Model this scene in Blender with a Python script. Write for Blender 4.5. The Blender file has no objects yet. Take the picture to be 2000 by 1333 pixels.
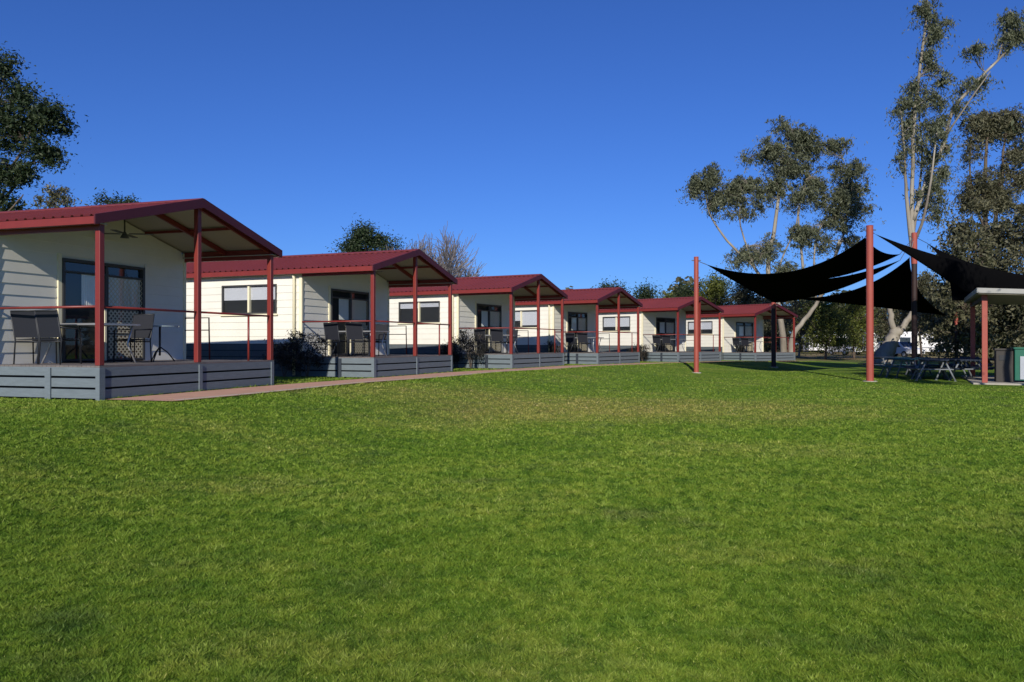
import bpy, math, random
import numpy as np
from mathutils import Vector, Matrix
R = math.radians
random.seed(7)
rng = np.random.default_rng(11)
scene = bpy.context.scene
COL = scene.collection

# ------------------------------------------------------------------ camera, sky, sun, exposure
EYE = 0.93; F = 1525.0; HOR = 672.0
cam_d = bpy.data.cameras.new('camera'); cam = bpy.data.objects.new('camera', cam_d); COL.objects.link(cam)
cam_d.sensor_width = 36; cam_d.lens = F / 2000 * 36; cam_d.clip_end = 3000; cam_d.clip_start = 0.05
cam.location = (0, 0, EYE); cam.rotation_euler = (R(90.2), 0, 0)
scene.camera = cam
SUN_EL = 26.0
SUN_AZ = (-0.145, -0.9894)          # horizontal direction towards the sun
w = bpy.data.worlds.new('World'); scene.world = w; w.use_nodes = True
nt = w.node_tree; bg = nt.nodes['Background']
sky = nt.nodes.new('ShaderNodeTexSky'); sky.sky_type = 'NISHITA'; sky.sun_disc = False
sky.sun_elevation = R(SUN_EL); sky.sun_rotation = math.atan2(SUN_AZ[0], SUN_AZ[1])
sky.altitude = 200; sky.air_density = 1.0; sky.dust_density = 0.2; sky.ozone_density = 4.0
tintn = nt.nodes.new('ShaderNodeMix'); tintn.data_type = 'RGBA'; tintn.blend_type = 'MULTIPLY'; tintn.inputs[0].default_value = 1.0
tintn.inputs[7].default_value = (0.42, 0.72, 1.40, 1)
nt.links.new(sky.outputs[0], tintn.inputs[6]); nt.links.new(tintn.outputs[2], bg.inputs[0]); bg.inputs[1].default_value = 0.078
sd = bpy.data.lights.new('sun', 'SUN'); sd.energy = 5.0; sd.angle = R(0.5); sd.color = (1.0, 0.93, 0.82)
sun = bpy.data.objects.new('sun', sd); COL.objects.link(sun)
sdir = Vector((SUN_AZ[0]*math.cos(R(SUN_EL)), SUN_AZ[1]*math.cos(R(SUN_EL)), math.sin(R(SUN_EL))))
sun.rotation_euler = sdir.to_track_quat('Z', 'Y').to_euler()
scene.view_settings.view_transform = 'Standard'; scene.view_settings.look = 'None'
scene.view_settings.exposure = 0.0; scene.view_settings.gamma = 1.0

# ------------------------------------------------------------------ materials
def mat(name, col, rough=0.7, noise=0.0, nscale=8.0, bump=0.0, bscale=60.0, metal=0.0, spec=0.4, col2=None, stretch=None):
    m = bpy.data.materials.new(name); m.use_nodes = True
    t = m.node_tree; b = t.nodes['Principled BSDF']
    b.inputs['Roughness'].default_value = rough; b.inputs['Metallic'].default_value = metal
    b.inputs['Specular IOR Level'].default_value = spec
    b.inputs['Base Color'].default_value = (*col, 1)
    if noise or col2:
        tc = t.nodes.new('ShaderNodeTexCoord'); src = tc.outputs['Object']
        if stretch:
            mp = t.nodes.new('ShaderNodeMapping'); mp.inputs['Scale'].default_value = stretch
            t.links.new(src, mp.inputs[0]); src = mp.outputs[0]
        n = t.nodes.new('ShaderNodeTexNoise'); n.inputs['Scale'].default_value = nscale
        n.inputs['Detail'].default_value = 6; n.inputs['Roughness'].default_value = 0.65
        t.links.new(src, n.inputs['Vector'])
        rp = t.nodes.new('ShaderNodeValToRGB')
        c2 = col2 or tuple(c*(1-noise) for c in col)
        rp.color_ramp.elements[0].position = 0.3; rp.color_ramp.elements[1].position = 0.7
        rp.color_ramp.elements[0].color = (*c2, 1); rp.color_ramp.elements[1].color = (*col, 1)
        t.links.new(n.outputs[0], rp.inputs[0]); t.links.new(rp.outputs[0], b.inputs['Base Color'])
    if bump:
        tc = t.nodes.new('ShaderNodeTexCoord')
        n = t.nodes.new('ShaderNodeTexNoise'); n.inputs['Scale'].default_value = bscale; n.inputs['Detail'].default_value = 4
        t.links.new(tc.outputs['Object'], n.inputs['Vector'])
        bp = t.nodes.new('ShaderNodeBump'); bp.inputs['Strength'].default_value = bump; bp.inputs['Distance'].default_value = 0.02
        t.links.new(n.outputs[0], bp.inputs['Height']); t.links.new(bp.outputs[0], b.inputs['Normal'])
    return m

def leaf_mat(name, dark, light, trans=0.25):
    m = bpy.data.materials.new(name); m.use_nodes = True
    t = m.node_tree; b = t.nodes['Principled BSDF']; out = t.nodes['Material Output']
    at = t.nodes.new('ShaderNodeAttribute'); at.attribute_name = 'tint'
    rp = t.nodes.new('ShaderNodeValToRGB')
    rp.color_ramp.elements[0].color = (*dark, 1); rp.color_ramp.elements[1].color = (*light, 1)
    t.links.new(at.outputs['Fac'], rp.inputs[0]); t.links.new(rp.outputs[0], b.inputs['Base Color'])
    b.inputs['Roughness'].default_value = 0.55; b.inputs['Specular IOR Level'].default_value = 0.3
    tr = t.nodes.new('ShaderNodeBsdfTranslucent'); t.links.new(rp.outputs[0], tr.inputs[0])
    mx = t.nodes.new('ShaderNodeMixShader'); mx.inputs[0].default_value = trans
    t.links.new(b.outputs[0], mx.inputs[1]); t.links.new(tr.outputs[0], mx.inputs[2]); t.links.new(mx.outputs[0], out.inputs[0])
    return m

def glass_mat():
    m = bpy.data.materials.new('window_glass'); m.use_nodes = True
    t = m.node_tree; out = t.nodes['Material Output']; t.nodes.remove(t.nodes['Principled BSDF'])
    a = t.nodes.new('ShaderNodeBsdfTransparent'); a.inputs[0].default_value = (0.88, 0.9, 0.9, 1)
    g = t.nodes.new('ShaderNodeBsdfGlossy'); g.inputs['Roughness'].default_value = 0.02
    fr = t.nodes.new('ShaderNodeFresnel'); fr.inputs[0].default_value = 1.75
    ge = t.nodes.new('ShaderNodeNewGeometry'); sb_ = t.nodes.new('ShaderNodeMath'); sb_.operation = 'SUBTRACT'; sb_.inputs[0].default_value = 1.0
    ml = t.nodes.new('ShaderNodeMath'); ml.operation = 'MULTIPLY'; t.links.new(ge.outputs['Backfacing'], sb_.inputs[1])
    t.links.new(fr.outputs[0], ml.inputs[0]); t.links.new(sb_.outputs[0], ml.inputs[1])
    mx = t.nodes.new('ShaderNodeMixShader'); t.links.new(ml.outputs[0], mx.inputs[0])
    t.links.new(a.outputs[0], mx.inputs[1]); t.links.new(g.outputs[0], mx.inputs[2]); t.links.new(mx.outputs[0], out.inputs[0])
    return m

M = dict(
    cream=mat('cream_cladding', (0.77, 0.75, 0.66), 0.6, 0.10, 1.5, 0.04, 30),
    trim=mat('cream_trim', (0.80, 0.74, 0.52), 0.5, 0.06, 3),
    slate=mat('slate_timber', (0.15, 0.185, 0.205), 0.7, 0.22, 5, 0.15, 50, stretch=(1, 1, 6)),
    slate_gap=mat('shaded_gap_slate', (0.03, 0.04, 0.055), 0.8, 0.2, 5),  # slate darkened to stand for a shaded gap between slats
    skirt=mat('skirting_board', (0.10, 0.12, 0.13), 0.75, 0.2, 4),
    deckwood=mat('deck_boards', (0.17, 0.15, 0.14), 0.75, 0.3, 6, 0.1, 60),
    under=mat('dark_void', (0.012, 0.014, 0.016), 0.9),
    roof=mat('red_roof_steel', (0.20, 0.034, 0.030), 0.55, 0.18, 0.9, spec=0.5),
    barge=mat('shaded_red_barge', (0.085, 0.012, 0.018), 0.5, 0.15, 4),  # red darkened: shade on the gable front is put into this colour
    red=mat('red_painted_steel', (0.20, 0.025, 0.019), 0.45, 0.15, 4, spec=0.5),
    pole=mat('terracotta_pole', (0.34, 0.072, 0.050), 0.5, 0.18, 2.5, 0.06, 30, spec=0.4),
    lining=mat('roof_lining', (0.42, 0.39, 0.31), 0.6, 0.1, 2),
    bronze=mat('dark_window_frame', (0.05, 0.05, 0.048), 0.4),
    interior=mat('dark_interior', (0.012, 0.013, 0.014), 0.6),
    blind=mat('pale_blind', (0.62, 0.63, 0.68), 0.7, 0.05, 4),
    reflection_panel=mat('pale_reflection', (0.92, 0.92, 0.88), 0.7, 0.08, 6),  # pale tone painting a bright reflection in the door glass
    beige=mat('beige_screen', (0.62, 0.56, 0.40), 0.6),
    brown=mat('brown_backing', (0.15, 0.12, 0.085), 0.8, 0.2, 4),
    glass=glass_mat(),
    black=mat('charcoal_metal', (0.018, 0.02, 0.024), 0.5),
    sling=mat('charcoal_sling', (0.012, 0.014, 0.022), 0.75, 0.2, 20),
    silver=mat('silver_metal', (0.42, 0.43, 0.44), 0.35, metal=0.6),
    tabletop=mat('table_glass', (0.22, 0.27, 0.29), 0.12, spec=0.7),
    sail=mat('black_shade_cloth', (0.0055, 0.0055, 0.006), 1.0, 0.2, 6, spec=0.0),
    wire=mat('steel_cable', (0.25, 0.25, 0.25), 0.4, metal=0.8),
    shaded_pole=mat('shade_painted_pole', (0.030, 0.014, 0.013), 0.6, 0.2, 4),  # pole red darkened so the colour itself carries the sails' shade
    concrete=mat('concrete', (0.40, 0.37, 0.31), 0.85, 0.25, 3, 0.2, 40),
    path=mat('pink_path', (0.58, 0.32, 0.225), 0.9, 0.3, 2.5, 0.3, 60, col2=(0.44, 0.27, 0.185)),
    kerb=mat('pale_kerb', (0.55, 0.50, 0.38), 0.9, 0.3, 4, 0.2, 50),
    dirt=mat('bare_earth', (0.20, 0.145, 0.085), 0.95, 0.4, 1.5, 0.3, 20),
    sroof=mat('pale_shelter_roof', (0.34, 0.34, 0.32), 0.5, 0.15, 2),
    sunder=mat('shelter_ceiling', (0.20, 0.18, 0.14), 0.7, 0.2, 2),
    green=mat('green_enamel', (0.012, 0.12, 0.075), 0.4, 0.15, 4),
    dkbrown=mat('dark_brown_panel', (0.035, 0.030, 0.026), 0.6, 0.2, 4),
    steel=mat('brushed_steel', (0.45, 0.47, 0.50), 0.35, 0.1, 6, metal=0.5),
    teal=mat('blue_green_slats', (0.055, 0.16, 0.18), 0.85, 0.25, 5),
    navy=mat('navy_slats', (0.020, 0.032, 0.055), 0.85, 0.25, 5),
    galv=mat('galvanised_legs', (0.20, 0.22, 0.24), 0.7, 0.1, 6, metal=0.2),
    white=mat('white_panel', (0.80, 0.80, 0.80), 0.35, 0.05, 2),
    tyre=mat('tyre_rubber', (0.02, 0.02, 0.02), 0.9),
    tint=mat('tinted_window', (0.02, 0.025, 0.03), 0.1, spec=0.8),
    orange=mat('amber_lens', (0.5, 0.05, 0.02), 0.3),
    bark_gum=mat('pale_gum_bark', (0.36, 0.33, 0.27), 0.85, 0.5, 1.1, 0.5, 8, col2=(0.13, 0.105, 0.08), stretch=(1, 1, 0.25)),
    bark_dark=mat('dark_bark', (0.15, 0.115, 0.085), 0.9, 0.5, 2, 0.6, 8, col2=(0.06, 0.045, 0.035), stretch=(1, 1, 0.25)),
    bark_bare=mat('grey_twigs', (0.23, 0.205, 0.20), 0.9, 0.3, 3),
    gum_leaf=leaf_mat('gum_leaves', (0.050, 0.064, 0.036), (0.225, 0.24, 0.145), 0.3),
    gum_leaf2=leaf_mat('brown_tinged_gum_leaves', (0.042, 0.048, 0.026), (0.19, 0.18, 0.105), 0.2),
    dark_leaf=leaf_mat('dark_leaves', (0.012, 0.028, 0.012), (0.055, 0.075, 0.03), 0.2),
    olive_leaf=leaf_mat('olive_leaves', (0.030, 0.050, 0.010), (0.17, 0.185, 0.035), 0.25),
    grey_leaf=leaf_mat('grey_green_leaves', (0.035, 0.042, 0.02), (0.17, 0.16, 0.09), 0.2),
    shaded_shrub_leaf=leaf_mat('shaded_shrub_leaves', (0.010, 0.012, 0.012), (0.040, 0.038, 0.032), 0.2),  # leaf colour darkened to hold the roof shadow between the cabins
)

# ------------------------------------------------------------------ helpers
class MB:
    def __init__(s): s.v = []; s.f = []
    def quad(s, a, b, c, d):
        n = len(s.v); s.v += [tuple(a), tuple(b), tuple(c), tuple(d)]; s.f.append((n, n+1, n+2, n+3)); return s
    def box(s, x0, x1, y0, y1, z0, z1):
        n = len(s.v)
        s.v += [(x0,y0,z0),(x1,y0,z0),(x1,y1,z0),(x0,y1,z0),(x0,y0,z1),(x1,y0,z1),(x1,y1,z1),(x0,y1,z1)]
        s.f += [(n,n+3,n+2,n+1),(n+4,n+5,n+6,n+7),(n,n+1,n+5,n+4),(n+1,n+2,n+6,n+5),(n+2,n+3,n+7,n+6),(n+3,n,n+4,n+7)]
        return s
    def beam(s, a, b, wd, ht):                     # rectangular bar from a to b (wd sideways, ht upwards)
        a = Vector(a); b = Vector(b); d = (b-a).normalized()
        side = d.cross(Vector((0,0,1)))
        if side.length < 1e-4: side = Vector((1,0,0))
        side.normalize(); up = side.cross(d).normalized()
        side *= wd/2; up *= ht/2; n = len(s.v)
        for p in (a, b): s.v += [tuple(p-side-up), tuple(p+side-up), tuple(p+side+up), tuple(p-side+up)]
        s.f += [(n,n+1,n+2,n+3),(n+7,n+6,n+5,n+4),(n,n+4,n+5,n+1),(n+1,n+5,n+6,n+2),(n+2,n+6,n+7,n+3),(n+3,n+7,n+4,n)]
        return s
    def tube(s, pts, rads, k=8, caps=True):
        pts = [Vector(p) for p in pts]; n0 = len(s.v); ref = Vector((0.31, 0.95, 0.11))
        for i, p in enumerate(pts):
            d = (pts[min(i+1, len(pts)-1)] - pts[max(i-1, 0)]).normalized()
            a = d.cross(ref)
            if a.length < 1e-3: a = d.cross(Vector((1,0,0)))
            a.normalize(); b = d.cross(a)
            r = rads[i] if hasattr(rads, '__len__') else rads
            for j in range(k):
                t = 2*math.pi*j/k; s.v.append(tuple(p + a*(r*math.cos(t)) + b*(r*math.sin(t))))
        for i in range(len(pts)-1):
            for j in range(k):
                q = n0+i*k; s.f.append((q+j, q+(j+1)%k, q+k+(j+1)%k, q+k+j))
        if caps:
            s.f.append(tuple(n0+j for j in range(k))[::-1]); q = n0+(len(pts)-1)*k
            s.f.append(tuple(q+j for j in range(k)))
        return s
    def xz(s, outline, y0, y1):                    # extrude an (x,z) outline along y
        n = len(s.v); k = len(outline)
        s.v += [(x, y0, z) for x, z in outline] + [(x, y1, z) for x, z in outline]
        s.f.append(tuple(range(n, n+k))); s.f.append(tuple(range(n+2*k-1, n+k-1, -1)))
        for i in range(k):
            j = (i+1) % k; s.f.append((n+i, n+k+i, n+k+j, n+j))
        return s
    def build(s, name, m, parent=None, smooth=False, bevel=0, loc=None):
        me = bpy.data.meshes.new(name); me.from_pydata(s.v, [], s.f); me.update()
        if smooth: me.polygons.foreach_set('use_smooth', [True]*len(me.polygons))
        me.materials.append(m)
        o = bpy.data.objects.new(name, me); COL.objects.link(o)
        if parent: o.parent = parent
        if loc: o.location = loc
        if bevel:
            b = o.modifiers.new('bevel', 'BEVEL'); b.width = bevel; b.segments = 2; b.limit_method = 'ANGLE'
        return o

def tag(o, label=None, cat=None, group=None, kind=None):
    if label: o['label'] = label
    if cat: o['category'] = cat
    if group: o['group'] = group
    if kind: o['kind'] = kind
    return o
def empty(name, loc, rz=0, **k):
    o = bpy.data.objects.new(name, None); COL.objects.link(o); o.location = loc; o.rotation_euler = (0, 0, rz)
    o.empty_display_size = 0.2
    return tag(o, **k)
def copy_tree(o, parent=None):
    kids = list(o.children)
    c = o.copy(); COL.objects.link(c); c.parent = parent
    for ch in kids: copy_tree(ch, c)
    return c

# ------------------------------------------------------------------ site layout
# cabin front-left deck corners (x, y, z), bearing of the front edge in degrees from +Y
CAB = [(-6.76, 12.8, 0.0, 17.5), (-3.72, 20.9, 0.0, 21.5), (-0.03, 29.0, -0.02, 27.5),
       (3.92, 35.9, -0.06, 32.5), (9.1, 42.8, -0.10, 43.0), (15.2, 48.8, -0.20, 49.0)]
W_ = 4.69
line = [(-9.5, 4.0)]
for x, y, z, th in CAB:
    line.append((x, y)); line.append((x + W_*math.sin(R(th)), y + W_*math.cos(R(th))))
line.append((24.0, 57.0)); line.append((60.0, 80.0))
LZ = [0.0, 0, 0, 0, 0, -0.02, -0.02, -0.05, -0.07, -0.10, -0.12, -0.18, -0.22, -0.4, -0.4]
LA = np.array(line)
def line_dist(x, y):
    """signed distance to the row of deck fronts (positive = lawn side) and base level there"""
    x = np.asarray(x, float); y = np.asarray(y, float)
    best = np.full(x.shape, 1e9); sg = np.zeros(x.shape); zz = np.zeros(x.shape)
    for i in range(len(LA)-1):
        a = LA[i]; b = LA[i+1]; d = b-a; L2 = d@d
        t = np.clip(((x-a[0])*d[0] + (y-a[1])*d[1])/L2, 0, 1)
        px = a[0]+t*d[0]; py = a[1]+t*d[1]; dd = np.hypot(x-px, y-py)
        cr = (x-a[0])*d[1] - (y-a[1])*d[0]
        m = dd < best
        best = np.where(m, dd, best); sg = np.where(m, np.sign(cr), sg); zz = np.where(m, LZ[i]+(LZ[i+1]-LZ[i])*t, zz)
    return best*sg, zz
def g(x, y):
    d, z0 = line_dist(x, y)
    t = np.clip((d-1.7)/4.5, 0, 1); t = t*t*(3-2*t)
    return z0*(1-t) - 0.40*t
def P(px, py, Z): return Vector(((px-1000)/F*Z, Z, EYE + (HOR-py)/F*Z))
def gp(px, py):
    for Z in np.arange(2, 200, 0.05):
        p = P(px, py, Z)
        if p.z <= float(g(p.x, p.y)): return Vector((p.x, p.y, float(g(p.x, p.y))))
    return P(px, py, 120)
def gz(px, Z):
    x = (px-1000)/F*Z; return Vector((x, Z, float(g(x, Z))))

# ------------------------------------------------------------------ grass material (shared by ground sheet and blades)
def grass_nodes(m, blades):
    t = m.node_tree; b = t.nodes['Principled BSDF']; L = t.links
    geo = t.nodes.new('ShaderNodeNewGeometry')
    def noise(scale, detail=4, rough=0.6, vec=None):
        n = t.nodes.new('ShaderNodeTexNoise'); n.inputs['Scale'].default_value = scale; n.inputs['Detail'].default_value = detail
        n.inputs['Roughness'].default_value = rough; L.new(vec or geo.outputs['Position'], n.inputs['Vector']); return n.outputs[0]
    def ramp(src, e):
        r = t.nodes.new('ShaderNodeValToRGB')
        while len(r.color_ramp.elements) < len(e): r.color_ramp.elements.new(0.5)
        for el, (p, c) in zip(r.color_ramp.elements, e): el.position = p; el.color = (*c, 1)
        L.new(src, r.inputs[0]); return r.outputs[0]
    def mix(fac, a, c, mode='MIX'):
        x = t.nodes.new('ShaderNodeMix'); x.data_type = 'RGBA'; x.blend_type = mode
        if isinstance(fac, float): x.inputs[0].default_value = fac
        else: L.new(fac, x.inputs[0])
        for s, k in ((a, 6), (c, 7)):
            if isinstance(s, tuple): x.inputs[k].default_value = (*s, 1)
            else: L.new(s, x.inputs[k])
        return x.outputs[2]
    mp = t.nodes.new('ShaderNodeMapping'); L.new(geo.outputs['Position'], mp.inputs[0]); mp.inputs['Scale'].default_value = (0.55, 1.0, 1)
    big = ramp(noise(0.55, 5, 0.6, mp.outputs[0]), [(0.34, (0.115, 0.205, 0.018)), (0.52, (0.148, 0.236, 0.024)), (0.68, (0.190, 0.250, 0.038))])
    med = ramp(noise(2.6, 5, 0.65), [(0.35, (0.70, 0.80, 0.78)), (0.5, (1, 1, 1)), (0.68, (1.20, 1.08, 1.15))])
    c = mix(1.0, big, med, 'MULTIPLY')
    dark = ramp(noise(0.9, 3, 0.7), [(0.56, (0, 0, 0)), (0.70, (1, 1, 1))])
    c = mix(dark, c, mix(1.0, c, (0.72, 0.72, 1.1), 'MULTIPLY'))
    # worn, dry band across the middle of the lawn
    sep = t.nodes.new('ShaderNodeSeparateXYZ'); L.new(geo.outputs['Position'], sep.inputs[0])
    def mth(op, a, bb=None, clamp=False):
        n = t.nodes.new('ShaderNodeMath'); n.operation = op; n.use_clamp = clamp
        for s, k in ((a, 0), (bb, 1)):
            if s is None: continue
            if isinstance(s, (int, float)): n.inputs[k].default_value = s
            else: L.new(s, n.inputs[k])
        return n.outputs[0]
    dx = mth('DIVIDE', mth('SUBTRACT', sep.outputs[0], 1.6), 5.5); dy = mth('DIVIDE', mth('SUBTRACT', sep.outputs[1], 16.2), 3.2)
    rr = mth('ADD', mth('MULTIPLY', dx, dx), mth('MULTIPLY', dy, dy))
    rr = mth('ADD', rr, mth('MULTIPLY', mth('SUBTRACT', noise(0.8, 5, 0.7), 0.5), 3.4))
    dm = mth('MULTIPLY', mth('SUBTRACT', 1.5, rr), 0.5, True)
    c = mix(mth('MULTIPLY', dm, 0.55), c, (0.34, 0.27, 0.085))
    far = mth('MULTIPLY', mth('SUBTRACT', sep.outputs[1], 50.0), 0.06, True)
    dry = ramp(noise(0.25, 5, 0.7), [(0.4, (0.10, 0.12, 0.03)), (0.6, (0.27, 0.19, 0.10))])
    c = mix(far, c, dry)
    if blades:
        at = t.nodes.new('ShaderNodeAttribute'); at.attribute_name = 'tint'
        tt = ramp(at.outputs['Fac'], [(0.0, (0.22, 0.32, 0.3)), (0.35, (0.75, 0.85, 0.75)), (0.75, (1.35, 1.2, 1.3)), (0.95, (1.9, 1.6, 2.6)), (1.0, (3.0, 2.1, 5.5))])
        c = mix(1.0, c, tt, 'MULTIPLY')
        b.inputs['Roughness'].default_value = 0.6
        tr = t.nodes.new('ShaderNodeBsdfTranslucent'); L.new(c, tr.inputs[0])
        mx = t.nodes.new('ShaderNodeMixShader'); mx.inputs[0].default_value = 0.2
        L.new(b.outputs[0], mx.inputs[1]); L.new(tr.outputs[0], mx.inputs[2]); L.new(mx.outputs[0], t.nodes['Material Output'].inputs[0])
    else:
        hf = noise(38.0, 6, 0.8); sp = ramp(hf, [(0.35, (0.5, 0.55, 0.5)), (0.5, (1, 1, 1)), (0.66, (1.5, 1.35, 1.5))])
        c = mix(1.0, c, sp, 'MULTIPLY')
        b.inputs['Roughness'].default_value = 0.9
        bp = t.nodes.new('ShaderNodeBump'); bp.inputs['Strength'].default_value = 0.9; bp.inputs['Distance'].default_value = 0.04
        L.new(hf, bp.inputs['Height']); L.new(bp.outputs[0], b.inputs['Normal'])
    b.inputs['Specular IOR Level'].default_value = 0.15
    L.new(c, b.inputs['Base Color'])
gm = bpy.data.materials.new('lawn_ground'); gm.use_nodes = True; grass_nodes(gm, False)
gb = bpy.data.materials.new('lawn_blades'); gb.use_nodes = True; grass_nodes(gb, True)

# ------------------------------------------------------------------ ground, path
xs = np.unique(np.concatenate([np.linspace(-900, -60, 15), np.linspace(-60, -14, 24), np.linspace(-14, 40, 181), np.linspace(40, 90, 20), np.linspace(90, 900, 14)]))
ys = np.unique(np.concatenate([np.linspace(-60, 0, 10), np.linspace(0, 66, 221), np.linspace(66, 130, 20), np.linspace(130, 1600, 20)]))
X, Y = np.meshgrid(xs, ys); Zg = g(X, Y)
nx, ny = len(xs), len(ys)
me = bpy.data.meshes.new('lawn'); vv = np.stack([X, Y, Zg], -1).reshape(-1, 3)
idx = np.arange(nx*ny).reshape(ny, nx)
ff = np.stack([idx[:-1,:-1], idx[:-1,1:], idx[1:,1:], idx[1:,:-1]], -1).reshape(-1, 4)
me.from_pydata(vv.tolist(), [], ff.tolist()); me.polygons.foreach_set('use_smooth', [True]*len(ff)); me.materials.append(gm)
lawn = bpy.data.objects.new('lawn', me); COL.objects.link(lawn); tag(lawn, 'mown green lawn falling gently away from the cabins', 'lawn', kind='structure')

def strip(name, m, d0, d1, dz, segs, label, i0=2, i1=13):
    """a sheet that follows the deck fronts between two offsets"""
    pts = LA[i0-1:i1].astype(float); nrm = []
    P2 = []
    for i in range(len(pts)-1):
        for t in np.linspace(0, 1, segs, endpoint=False): P2.append(pts[i]*(1-t)+pts[i+1]*t)
    P2.append(pts[-1]); P2 = np.array(P2)
    k = np.ones(9)/9; Q = P2.copy()
    for c in range(2): Q[4:-4, c] = np.convolve(P2[:, c], k, 'valid')
    T = np.gradient(Q, axis=0); T /= np.linalg.norm(T, axis=1)[:, None]; N = np.stack([T[:,1], -T[:,0]], -1)
    b = MB(); n = 6
    for i in range(len(Q)):
        a0 = d0(i/len(Q)) if callable(d0) else d0; a1 = d1(i/len(Q)) if callable(d1) else d1
        for j in range(n+1):
            p = Q[i]+N[i]*(a0+(a1-a0)*j/n); b.v.append((p[0], p[1], float(g(p[0], p[1]))+dz))
    for i in range(len(Q)-1):
        for j in range(n): q = i*(n+1)+j; b.f.append((q, q+1, q+n+2, q+n+1))
    o = b.build(name, m, smooth=True); tag(o, label, name, kind='structure'); return o
strip('path', M['path'], 0.12, lambda t: 1.45+0.12*math.sin(t*37), 0.022, 8, 'pinkish path along the fronts of the cabin decks')
strip('path_edge', M['kerb'], lambda t: 1.45+0.12*math.sin(t*37)+0.01, lambda t: 1.60+0.12*math.sin(t*37), 0.045, 8, 'pale concrete edging between the path and the lawn')

# ------------------------------------------------------------------ grass blades
def grass_field():
    N = 2500000
    a = -0.75; z0, z1 = 2.2, 42.0
    u = rng.random(N); Z = (z0**a + u*(z1**a - z0**a))**(1/a)
    Xr = (rng.random(N)*2-1)*(Z*0.72+0.6)
    d, _ = line_dist(Xr, Z); keep = (d > 1.62) | ((d > 0.03) & (Z < 12.7))
    # the near cabin's deck side and the shelter slab stay clear
    keep &= ~((Xr > 14.7) & (Z > 24.2)); keep |= (d <= 0.03) & (Xr > -14) & (Z < 12.70+np.clip(-6.76-Xr, 0, 9)*0.3145)
    keep &= ~((Xr < -6.70) & (Z > 12.70+np.clip(-6.76-Xr, 0, 9)*0.3145))
    Z = Z[keep]; Xr = Xr[keep]
    # longer, untrimmed blades where the mower does not reach
    m_ = 60000; side = rng.random(m_) < 0.5
    seg = rng.integers(1, 12, m_); tt_ = rng.random(m_); A_ = LA[seg]; B_ = LA[seg+1]; dd_ = (B_-A_)/np.linalg.norm(B_-A_, axis=1)[:, None]
    off = np.where(side, 1.66+0.1*np.abs(rng.normal(size=m_)), 0.02+0.05*rng.random(m_))
    fx = A_[:, 0]+(B_-A_)[:, 0]*tt_+dd_[:, 1]*off; fy = A_[:, 1]+(B_-A_)[:, 1]*tt_-dd_[:, 0]*off
    # shaded grass between the cabins
    k_ = 90000; uu = rng.random(k_)*3.6+0.1; vv_ = rng.random(k_)*4-0.2; ci = rng.integers(0, 5, k_)
    gx = []; gy = []
    for q in range(5):
        x_, y_, z_, th_ = CAB[q]; sI, cI = math.sin(R(th_)), math.cos(R(th_)); mk = ci == q
        U = W_+uu[mk]; V = vv_[mk]; gx.append(x_+sI*U-cI*V); gy.append(y_+cI*U+sI*V)
    gx = np.concatenate(gx); gy = np.concatenate(gy); dq, _ = line_dist(gx, gy); kk = dq < -0.02
    nf = len(Z); Xr = np.concatenate([Xr, fx, gx[kk]]); Z = np.concatenate([Z, fy, gy[kk]])
    n = len(Z)
    gzv = g(Xr, Z)
    sc = np.clip(Z/4.0, 1, 6)
    wdt = 0.0036*sc**0.85*(0.6+0.8*rng.random(n)); h = 0.0145*(0.5+0.9*rng.random(n))*np.clip(sc, 1, 1.35)
    # clumpiness
    cl = np.zeros(n)
    for q in range(9):                     # irregular tufts: many crossed waves at random angles
        aa = rng.random()*math.pi; fr = 14+50*rng.random()
        cl += np.sin((Xr*math.cos(aa)+Z*math.sin(aa))*fr + 2.2*np.sin((Xr*math.sin(aa)-Z*math.cos(aa))*fr*0.43+rng.random()*6))
    cl = np.clip(cl/9*1.1+0.5, 0, 1)
    h *= 0.5+0.9*cl; h[nf:] *= 1.9
    # individual tufts: blades growing from the same small cell share vigour and hue
    cs_ = 0.020*np.clip(Z/4.0, 1, 9)**0.8; jx = Xr+rng.normal(size=n)*cs_*0.25; jy = Z+rng.normal(size=n)*cs_*0.25
    hh = np.sin(np.floor(jx/0.022)*127.1+np.floor(jy/0.022)*311.7)*43758.5453; h1 = hh-np.floor(hh)
    hh = np.sin(np.floor(jx/0.055)*269.5+np.floor(jy/0.055)*183.3)*43758.5453; h2 = hh-np.floor(hh)
    cr_ = np.where(Z < 5.5, h1*0.65+h2*0.35, h2)
    h *= 0.55+0.75*cr_
    tint = np.clip(rng.random(n)*0.40 + (cr_-0.5)*0.75 + (cl-0.5)*0.35 + 0.24, 0, 0.9); tint[rng.random(n) < 0.02] = 0.97; tint[rng.random(n) < 0.005] = 1.0
    th = rng.random(n)*math.pi*2; lean = 0.3+1.9*rng.random(n)
    la = rng.random(n)*math.pi*2
    c, s = np.cos(th), np.sin(th)
    v = np.empty((n, 3, 3), np.float32)
    v[:,0,0] = Xr-c*wdt; v[:,0,1] = Z-s*wdt; v[:,0,2] = gzv-0.004
    v[:,1,0] = Xr+c*wdt; v[:,1,1] = Z+s*wdt; v[:,1,2] = gzv-0.004
    v[:,2,0] = Xr+np.cos(la)*h*lean; v[:,2,1] = Z+np.sin(la)*h*lean; v[:,2,2] = gzv+h
    me = bpy.data.meshes.new('grass'); me.vertices.add(n*3); me.vertices.foreach_set('co', v.ravel())
    me.loops.add(n*3); me.loops.foreach_set('vertex_index', np.arange(n*3, dtype=np.int32))
    me.polygons.add(n); me.polygons.foreach_set('loop_start', np.arange(0, n*3, 3, dtype=np.int32))
    me.update(); me.validate()
    at = me.attributes.new('tint', 'FLOAT', 'POINT'); at.data.foreach_set('value', np.repeat(tint, 3).astype(np.float32))
    me.materials.append(gb)
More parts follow.
